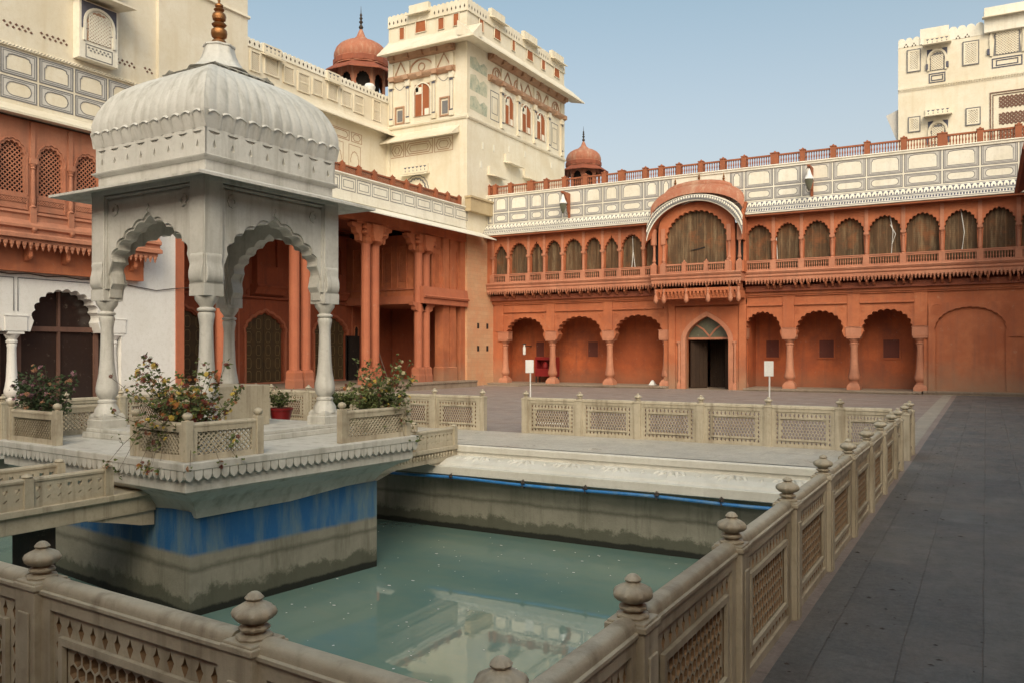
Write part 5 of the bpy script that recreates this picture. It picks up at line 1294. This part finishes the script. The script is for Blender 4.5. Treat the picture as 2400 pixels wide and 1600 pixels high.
# mezzanine balcony room
g = MB(); g.box(BX,TX+.12,31.15,34.9,3.95,4.22); g.extr([(TX-.05,4.22),(TX+.18,4.22),(TX+.22,4.3),(TX+.10,4.42),(TX-.05,4.42)],0,0) if False else None
g.build('mezzanine_floor','redpillar',WP)
g = MB(F_west(TX+.1)); g.extr([(-.2,4.22),(.1,4.22),(.13,4.3),(.05,4.36),(-.02,4.75),(-.2,4.75)],31.15,34.9); g.build('mezzanine_apron','redpillar',WP)
for fr, cs_, r0, r1 in ((F_west(TX-.25), (32.75,33.45,34.15), 32.3, 34.55), (F_north(31.3), (-26.6,-25.7,-24.8,-23.9), BX, TX-.5)):
    g = MB(fr); g.slab(rect(r0,r1,4.22,7.2),[[(c-.2,5.0)]+cusp(c,.2,6.1,6.42,5,.1,4)+[(c+.2,5.0)] for c in cs_],-.08,0); g.build('mezzanine_screen','red',WP)
    for c in cs_:
        g = MB(fr); diamonds(g,c-.2,c+.2,5.0,6.4,.085,.03,-.06,-.03); g.build('lattice','red',WP)
        g = MB(fr); frame_ring(g,c-.3,c+.3,4.7,6.7,.05,0,.05); g.build('lattice_frame','red',WP)
    g = MB(fr); g.box(r0,r1,0,.12,4.22,4.32); g.box(r0,r1,0,.08,4.62,4.68); g.build('mezzanine_moulding','redpillar',WP)
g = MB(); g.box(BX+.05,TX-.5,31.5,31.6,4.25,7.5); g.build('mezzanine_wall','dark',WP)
g = MB(); g.box(BX+.02,TX-.6,34.85,34.95,.32,7.5); g.build('end_wall','redportico',WP)
g = MB(); g.box(BX-.02,BX+.06,31.2,32.2,.32,2.5); g.build('dark_doorway','dark',WP)
for y in (31.25,31.85):
    g = MB(F_west(TX-.28)); 
    for sgn in (-1,1): g.slab([(y,4.0),(y+sgn*.62,4.0),(y+sgn*.55,3.85),(y+sgn*.4,3.8),(y+sgn*.36,3.65),(y,3.5)],[],-.12,.14)
    g.build('mezzanine_bracket','redpillar',WP)
# eave
g = MB(F_west(TX)); g.extr([(.0,7.82),(.05,7.82),(1.0,7.42),(1.0,7.37),(0,7.72)],PY0_-.1,36.2); g.build('eave','creamlight',WP)
g = MB(F_west(TX)); g.box(PY0_,34.9,-.35,0,7.8,8.98); g.extr([(-.35,8.98),(.06,8.98),(.08,8.93),(0,8.86),(-.35,8.86)],PY0_,34.9); g.box(PY0_,34.9,0,.05,7.86,7.92); g.build('parapet','creamlight',WP)
yy = PY0_+.3; i = 0
while yy < 34.5:
    Lw = .86 if i%3 else 1.15
    g = MB(F_west(TX)); frame_ring(g,yy,yy+Lw,8.28,8.84,.028,0,.008); frame_ring(g,yy+.12,yy+Lw-.12,8.40,8.72,.022,0,.008); g.build('painted_panel','line',WP); yy += Lw+.1; i += 1
yy = 18.0; i = 0; ys = []
while yy < 35: ys.append(yy); yy += 1.02 if i%3 else 1.25; i += 1
for y in ys:
    g = MB(F_west(TX-.12)); g.box(y-.09,y+.09,-.1,.1,8.98,9.42); g.lathe(y,0,[(.07,0),(.08,.03),(.03,.07),(.01,.11)],8,z0=9.42); g.build('roof_post','brown',WP)
for a, b in zip(ys[:-1], ys[1:]):
    g = MB(F_west(TX-.12)); g.slab(rect(a+.09,b-.09,8.98,9.36),[rect(a+.15,b-.15,9.05,9.29)],-.05,.05); diamonds(g,a+.15,b-.15,9.05,9.29,.09,.03,-.02,.0); g.build('roof_lattice','brown',WP)
# ladder
t = thing('leaning_pole', 'thin wooden pole leaning inside the dark lower storey of the portico', 'pole', (-24.2,30,0.32)); g = MB(); g.tube([(-23.9,30.3,.32),(-24.9,29.9,3.4)],.035,6); g.build('shaft','woodtrim',t)

# ================================================================== WEST WHITE BUILDING
WB = thing('white_palace', 'tall cream building with a carved red balcony above a white arcade, at the left edge', 'palace', (-24,12,0))
FB = F_west(TX); y0, y1 = -4.0, 17.74
g = MB(FB)
cs = [(14.12,1.02),(11.25,1.05),(8.3,1.05)]
g.slab(arcade_poly(5.3,y1,2.26,4.3,[(c,hw,2.55,3.48) for c,hw in cs[::-1]]),[],-.45,0); g.box(y0,5.3,-.45,0,-.2,4.3); g.box(15.82,y1,-.45,0,-.2,2.26); g.build('arcade_wall','white',WB)
g = MB(FB); g.box(y0,y1,-5,-.3,4.3,7.8); g.box(y0,y1,-5,-.0,7.8,16.5); g.box(16.95,y1,-.3,0,4.3,7.8); g.build('upper_wall','cream',WB)
g = MB(FB); g.box(16.6,17.74,-.29,.003,3.9,7.85); g.build('white_return','white',WB)
g = MB(FB); g.box(17.04,20.64,-6,.12,7.86,16.5); g.build('stair_block','cream',WB,label='plain taller cream block')
for y in (15.66,12.69,9.78,6.85):
    g = MB(FB); column(g,y,-.20,.15,2.25,.20,24,8); g.build('arcade_column','white',WB,smooth=True)
    g = MB(FB); g.box(y-.30,y+.30,-.45,.03,2.26,2.66); g.box(y-.32,y+.32,-.45,.045,2.66,2.70); g.build('impost_block','white',WB,bevel=.01)
for c, hw in cs:
    g = MB(FB); g.box(c-hw-.42,c+hw+.42,-.5,-.46,.1,3.6); pn = g.build('glazing','glass',WB)
    g = MB(FB); g.box(c-.035,c+.035,-.46,-.38,.1,3.6); g.box(c-hw-.42,c+hw+.42,-.46,-.37,2.28,2.42); g.box(c-hw-.18,c-hw-.06,-.46,-.37,.1,2.27); g.box(c+hw+.06,c+hw+.18,-.46,-.37,.1,2.27); f = g.build('window_bar','woodtrim'); f.parent = pn; f.location = -Vector(ORG[WB.name])
g = MB(FB)
for c, hw in cs: outline_strip(g,[(c-1.38,2.8),(c-1.38,3.70),(c+1.38,3.70),(c+1.38,2.8)],.025,0,.015)
g.build('painted_frame','line',WB)
# red projecting balcony
JX = -22.1; FJ = F_west(JX); b0, b1 = y0, 16.6
g = MB(FJ); wins = [8.05,9.1,10.15,11.22,12.28,13.32,14.38,15.42]; hs = []
for c in wins: hs.append([(c-.34,5.9)]+cusp(c,.34,6.75,7.24,7,.09,4)+[(c+.34,5.9)])
g.slab(rect(b0,b1,5.0,7.85),hs,-.12,0); g.box(b1-.12,b1,-.55,-.12,5.0,7.85); g.build('balcony_wall','redsand',WB)
for c in wins:
    g = MB(FJ); diamonds(g,c-.34,c+.34,5.9,7.24,.125,.026,-.10,-.075); g.build('lattice_screen','redsand',WB)
    g = MB(FJ); P = [(c-.40,5.85)]+cusp(c,.41,6.75,7.32,7,.06,4)+[(c+.40,5.85)]; outline_strip(g,P,.03,0,.03); frame_ring(g,c-.40,c+.40,5.46,5.80,.03,0,.03); diamonds(g,c-.37,c+.37,5.64,5.77,.07,.022,.0,.02); g.build('window_moulding','redsand',WB)
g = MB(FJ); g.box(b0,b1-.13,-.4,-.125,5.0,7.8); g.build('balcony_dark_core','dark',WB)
for c in [7.55+1.05*i for i in range(9)]:
    g = MB(FJ); g.box(c-.08,c+.08,0,.10,5.0,5.55); g.lathe(c,.06,[(.08,0),(.05,.05),(.065,.12),(.055,.7),(.045,1.0),(.07,1.03),(.05,1.06),(.09,1.14)],10,z0=5.55); g.box(c-.09,c+.09,0,.12,6.70,6.85); g.box(c-.06,c+.06,0,.06,6.85,7.8)
    g.lathe(c,.1,[(.02,-.14),(.08,-.06),(.09,0)],10,z0=5.0); g.build('colonnette','redsand',WB)
g = MB(FJ); g.extr([(-.5,5.42),(.05,5.42),(.07,5.36),(.02,5.32),(.02,5.2),(.10,5.12),(.16,5.05),(.16,4.98),(.08,4.94),(.08,4.86),(.2,4.8),(.2,4.7),(-.5,4.7)],b0,b1+.1); g.build('balcony_ledge','redsand',WB)
g = MB(FJ); g.box(b0,b1,-.5,.1,4.6,4.7); cones(g,b0,b1,4.6,.2,.165,.08,.06); g.build('pendant_frieze','redsand',WB)
g = MB(FB); g.box(b0,16.4,-.02,.25,3.86,4.62); g.build('corbel_course','red',WB)
for c in [7.55+1.05*i for i in range(9)]:
    g = MB(FJ); g.extr([(-.55,4.62),(.02,4.62),(.04,4.52),(-.06,4.46),(-.04,4.36),(-.16,4.3),(-.2,4.16),(-.34,4.1),(-.55,4.05)],c-.06,c+.06); g.lathe(c,-.06,[(.02,-.42),(.07,-.36),(.07,-.28),(.04,-.2),(.07,-.1),(.06,0)],8,z0=4.6); g.build('bracket','red',WB)
# eave above the balcony and painted parapet
g = MB(FB); g.extr([(0,8.35),(.1,8.3),(.95,7.92),(.95,7.86),(0,7.95)],y0,17.0); g.build('eave','cream',WB)
yy = 6.5-.0
for i in range(10):
    a = 7.05+1.04*i
    if a > 16: break
    painted(a+.0, a+1.04, WB, F_west(TX+.006), 8.46, 9.09, 9.80, w=.0)
g = MB(FB); g.box(y0,17.0,0,.06,9.86,9.94)
for i in range(130):
    u = 5+i*.092; g.tube([(u,.06,9.87),(u+.07,.075,9.93)],.016,4)
g.build('rope_moulding','cream',WB)
for a, b in ((7.9,9.0),(9.3,10.4),(10.7,11.8),(12.3,13.2),(13.3,14.15),(15.45,16.4),(16.55,16.9)):
    g = MB(FB)
    n = int((b-a)/.16)
    for i in range(n):
        for q in range(2):
            cu = a+.08+.16*i+.08*q; cv = 10.50-.09*q; g.slab([(cu-.045,cv),(cu,cv-.04),(cu+.045,cv),(cu,cv+.04)],[],0,.012)
    g.build('pierced_frieze','woodtrim',WB)
# arched lattice window with canopy
g = MB(FB); g.box(14.3,15.5,0,.30,10.1,11.75); g.build('window_box','creamlight',WB)
FBW = F_west(TX+.30)
g = MB(FBW); P = [(14.52,10.62)]+cusp(14.9,.38,11.1,11.52,7,.08,4)+[(15.28,10.62)]; g.slab(P,[],0,.01); wdw = g.build('lattice_window','lineterra',WB)
g = MB(FBW); diamonds(g,14.56,15.24,10.62,11.42,.10,.035,.01,.03); outline_strip(g,[(14.44,10.6)]+cusp(14.9,.46,11.1,11.60,1,.0,14)+[(15.36,10.6)],.07,0,.05); f = g.build('window_lattice','creamlight'); f.parent = wdw; f.location = -Vector(ORG[WB.name])
g = MB(FBW); g.slab(rect(14.36,15.44,10.95,11.72),[[(14.42,10.96)]+cusp(14.9,.47,11.1,11.62,1,.0,12)+[(15.38,10.96)]],0,.02); g.build('dark_spandrel','lineblue',WB)
g = MB(FBW); frame_ring(g,14.48,15.32,10.14,10.52,.02,0,.012)
for i in range(6):
    for q in range(2):
        cu = 14.58+.12*i+.06*q; cv=10.43-.07*q; g.slab([(cu-.035,cv),(cu,cv-.03),(cu+.035,cv),(cu,cv+.03)],[],0,.012)
g.build('pierced_sill','line',WB)
g = MB(FB); g.extr([(0,12.15),(.05,12.15),(.85,11.86),(.85,11.80),(0,11.9)],14.1,15.75); g.box(14.2,15.6,0,.4,12.15,12.7); g.build('window_canopy','cream',WB)
g = MB(F_west(TX+.12)); g.extr([(0,13.5),(.06,13.5),(.08,13.42),(0,13.38)],17.0,20.7); g.build('block_cornice','cream',WB)
# cable
t = thing('sagging_cable', 'thin dark cable sagging along the top of the white arcade wall', 'cable', (-22.6,14,3.7)); g = MB()
P = [(-22.6, 8+i*.5, 3.83-.05*math.sin(i*PI/2)**2) for i in range(16)]+[(-22.6,16.4,3.68),(-22.6,17.0,3.62),(-22.6,17.6,3.72),(-22.4,18.1,3.78)]
g.tube(P,.014,5); g.build('cable','iron',t)

# ================================================================== FAR RIGHT WHITE BUILDING
FY = 58.0; FR = thing('white_tower_block', 'pale cream tower block with lattice windows rising behind the roof at top right', 'building', (0,60,0)); FF = F_north(FY)
g = MB(); g.box(-4.86,14,FY,FY+10,0,21.1); g.build('wall','cream',FR)
def step(a,b,z): g.slab(merlons(a,b,21.0,z,.5),[],-.2,0)
g = MB(FF); g.slab(merlons(-4.86,-3.6,21.0,21.4,.45),[],-.2,.02); g.slab(merlons(-2.0,-.1,21.0,21.6,.48),[],-.2,.02); g.box(-3.6,-2.0,-.2,.1,21.0,21.95); g.box(-.1,3.0,-.3,.3,21.0,22.5); g.build('parapet','creamlight',FR)
g = MB(FF)
for c in (-4.4,-3.95,-1.5,-1.0):
    for d in ((-.09,0),(.09,0),(0,.12)): g.slab([(c+d[0]-.05,21.0+d[1]),(c+d[0]+.05,21.0+d[1]),(c+d[0],21.12+d[1])],[],.02,.03)
g.build('trefoil_holes','wood',FR)
g = MB(FF); g.extr([(0,18.42),(.08,18.42),(.08,18.32),(0,18.25)],-4.86,14)
for i in range(60): g.tube([(-4.8+i*.14,.08,18.2),(-4.72+i*.14,.08,18.3)],.03,4)
g.build('string_course','cream',FR)
def jw(u0,u1,v0,v1):
    g = MB(FF); g.box(u0,u1,0,.02,v0,v1); wd = g.build('lattice_window','line',FR)
    g = MB(FF); diamonds(g,u0+.1,u1-.1,v0+.12,v1-.12,.14,.05,.02,.04); frame_ring(g,u0+.02,u1-.02,v0+.02,v1-.02,.1,.02,.06); f = g.build('window_lattice','cream'); f.parent = wd; f.location = -Vector(ORG[FR.name])
    g = MB(FF); frame_ring(g,u0-.04,u1+.04,v0-.04,v1+.04,.055,0,.07); f = g.build('window_frame','line'); f.parent = wd; f.location = -Vector(ORG[FR.name])
jw(-4.32,-3.6,19.4,20.75); jw(-1.22,-.4,19.3,20.7); jw(-4.25,-3.62,15.6,16.5); jw(-1.05,-.32,15.6,16.6)
def aw(c,hw,v0,v1,cz,parapet=True):
    g = MB(FF); P = [(c-hw,v0)]+cusp(c,hw,v0+(v1-v0)*.55,v1,7,.09,4)+[(c+hw,v0)]; g.slab(P,[],0,.02); wd = g.build('arched_lattice','line',FR)
    g = MB(FF); diamonds(g,c-hw*.8,c+hw*.8,v0+.05,v1-.2,.15,.06,.02,.05); outline_strip(g,[(c-hw*1.15,v0)]+cusp(c,hw*1.2,v0+(v1-v0)*.55,v1+.12,1,0,14)+[(c+hw*1.15,v0)],.13,0,.1); f = g.build('window_lattice','cream'); f.parent = wd; f.location = -Vector(ORG[FR.name])
    g = MB(FF)
    for s_ in (-1,1): g.slab([(c+s_*hw*1.35,v1+.2),(c+s_*hw*.6,v1+.22),(c+s_*hw*1.1,v1-.15),(c+s_*hw*1.3,v1-.5)],[],0,.03); g.box(c+s_*hw*1.35-.07,c+s_*hw*1.35+.07,.0,.12,v0+.1,v0+.45)
    frame_ring(g,c-hw*1.1,c+hw*1.1,v0-.75,v0-.15,.06,0,.03); frame_ring(g,c-hw*.8,c+hw*.8,v0-.62,v0-.28,.05,0,.03); g.build('painted_spandrel','lineblue',FR)
    canopy(FF,c-hw*1.7,c+hw*1.7,cz,FR,out=.7)
aw(-2.65,.42,19.25,20.4,20.9); aw(1.1,.72,19.6,21.4,21.95); aw(-2.6,.42,14.6,15.9,16.45)
g = MB(FF); frame_ring(g,.2,2.4,14,17.4,.06,0,.05); frame_ring(g,.35,2.3,14,17.25,.04,0,.05)
for z in (16.4,15.4,14.4): diamonds(g,.7,2.1,z,z+.7,.22,.09,0,.03)
g.build('pierced_panel','woodtrim',FR)
g = MB(); g.add([(-4.86,FY+.3,17.2),(-5.6,FY+.3,16.9),(-5.6,FY+1.8,16.9),(-4.86,FY+1.8,17.2),(-4.86,FY+.3,14.9),(-4.86,FY+1.8,14.9)],[(0,1,2,3),(0,4,1),(3,2,5),(1,4,5,2)]); g.build('side_awning','wash',FR)  # grey colour stands in for the awning's shaded underside

# ================================================================== EAST BUILDING (only its eave tip is in view)
EB_ = thing('east_palace_wing', 'dark red eave tip of a building cut by the right edge', 'building', (6,20,0))
g = MB(); g.box(5.2,12,-8,37.0,-.1,8.5); g.build('wall','red',EB_)
g = MB(lambda u,w,v:(3.4-w,u,v)); g.extr([(-1.9,10.6),(.1,9.6),(2.45,7.75),(2.5,7.55),(2.4,7.5),(-1.9,9.6)],28.0,35.6); g.build('eave','reddark',EB_)
g = MB(lambda u,w,v:(3.4-w,u,v))
for y in (29,31,33,35): g.slab([(y-.1,7.9),(y+.1,7.9),(y+.1,8.8),(y-.1,8.8)],[],.0,1.2)
g.build('eave_bracket','reddark',EB_)

SB_ = thing('unseen_shade_wing', 'unseen red palace wing behind the viewer, added and sized to shade the near court', 'building', (-8,-10,0))  # out of view, added to keep sky and sun off the foreground
g = MB(); g.box(-30,14,-16,-6.5,-.1,9.5); g.build('wall','red',SB_)
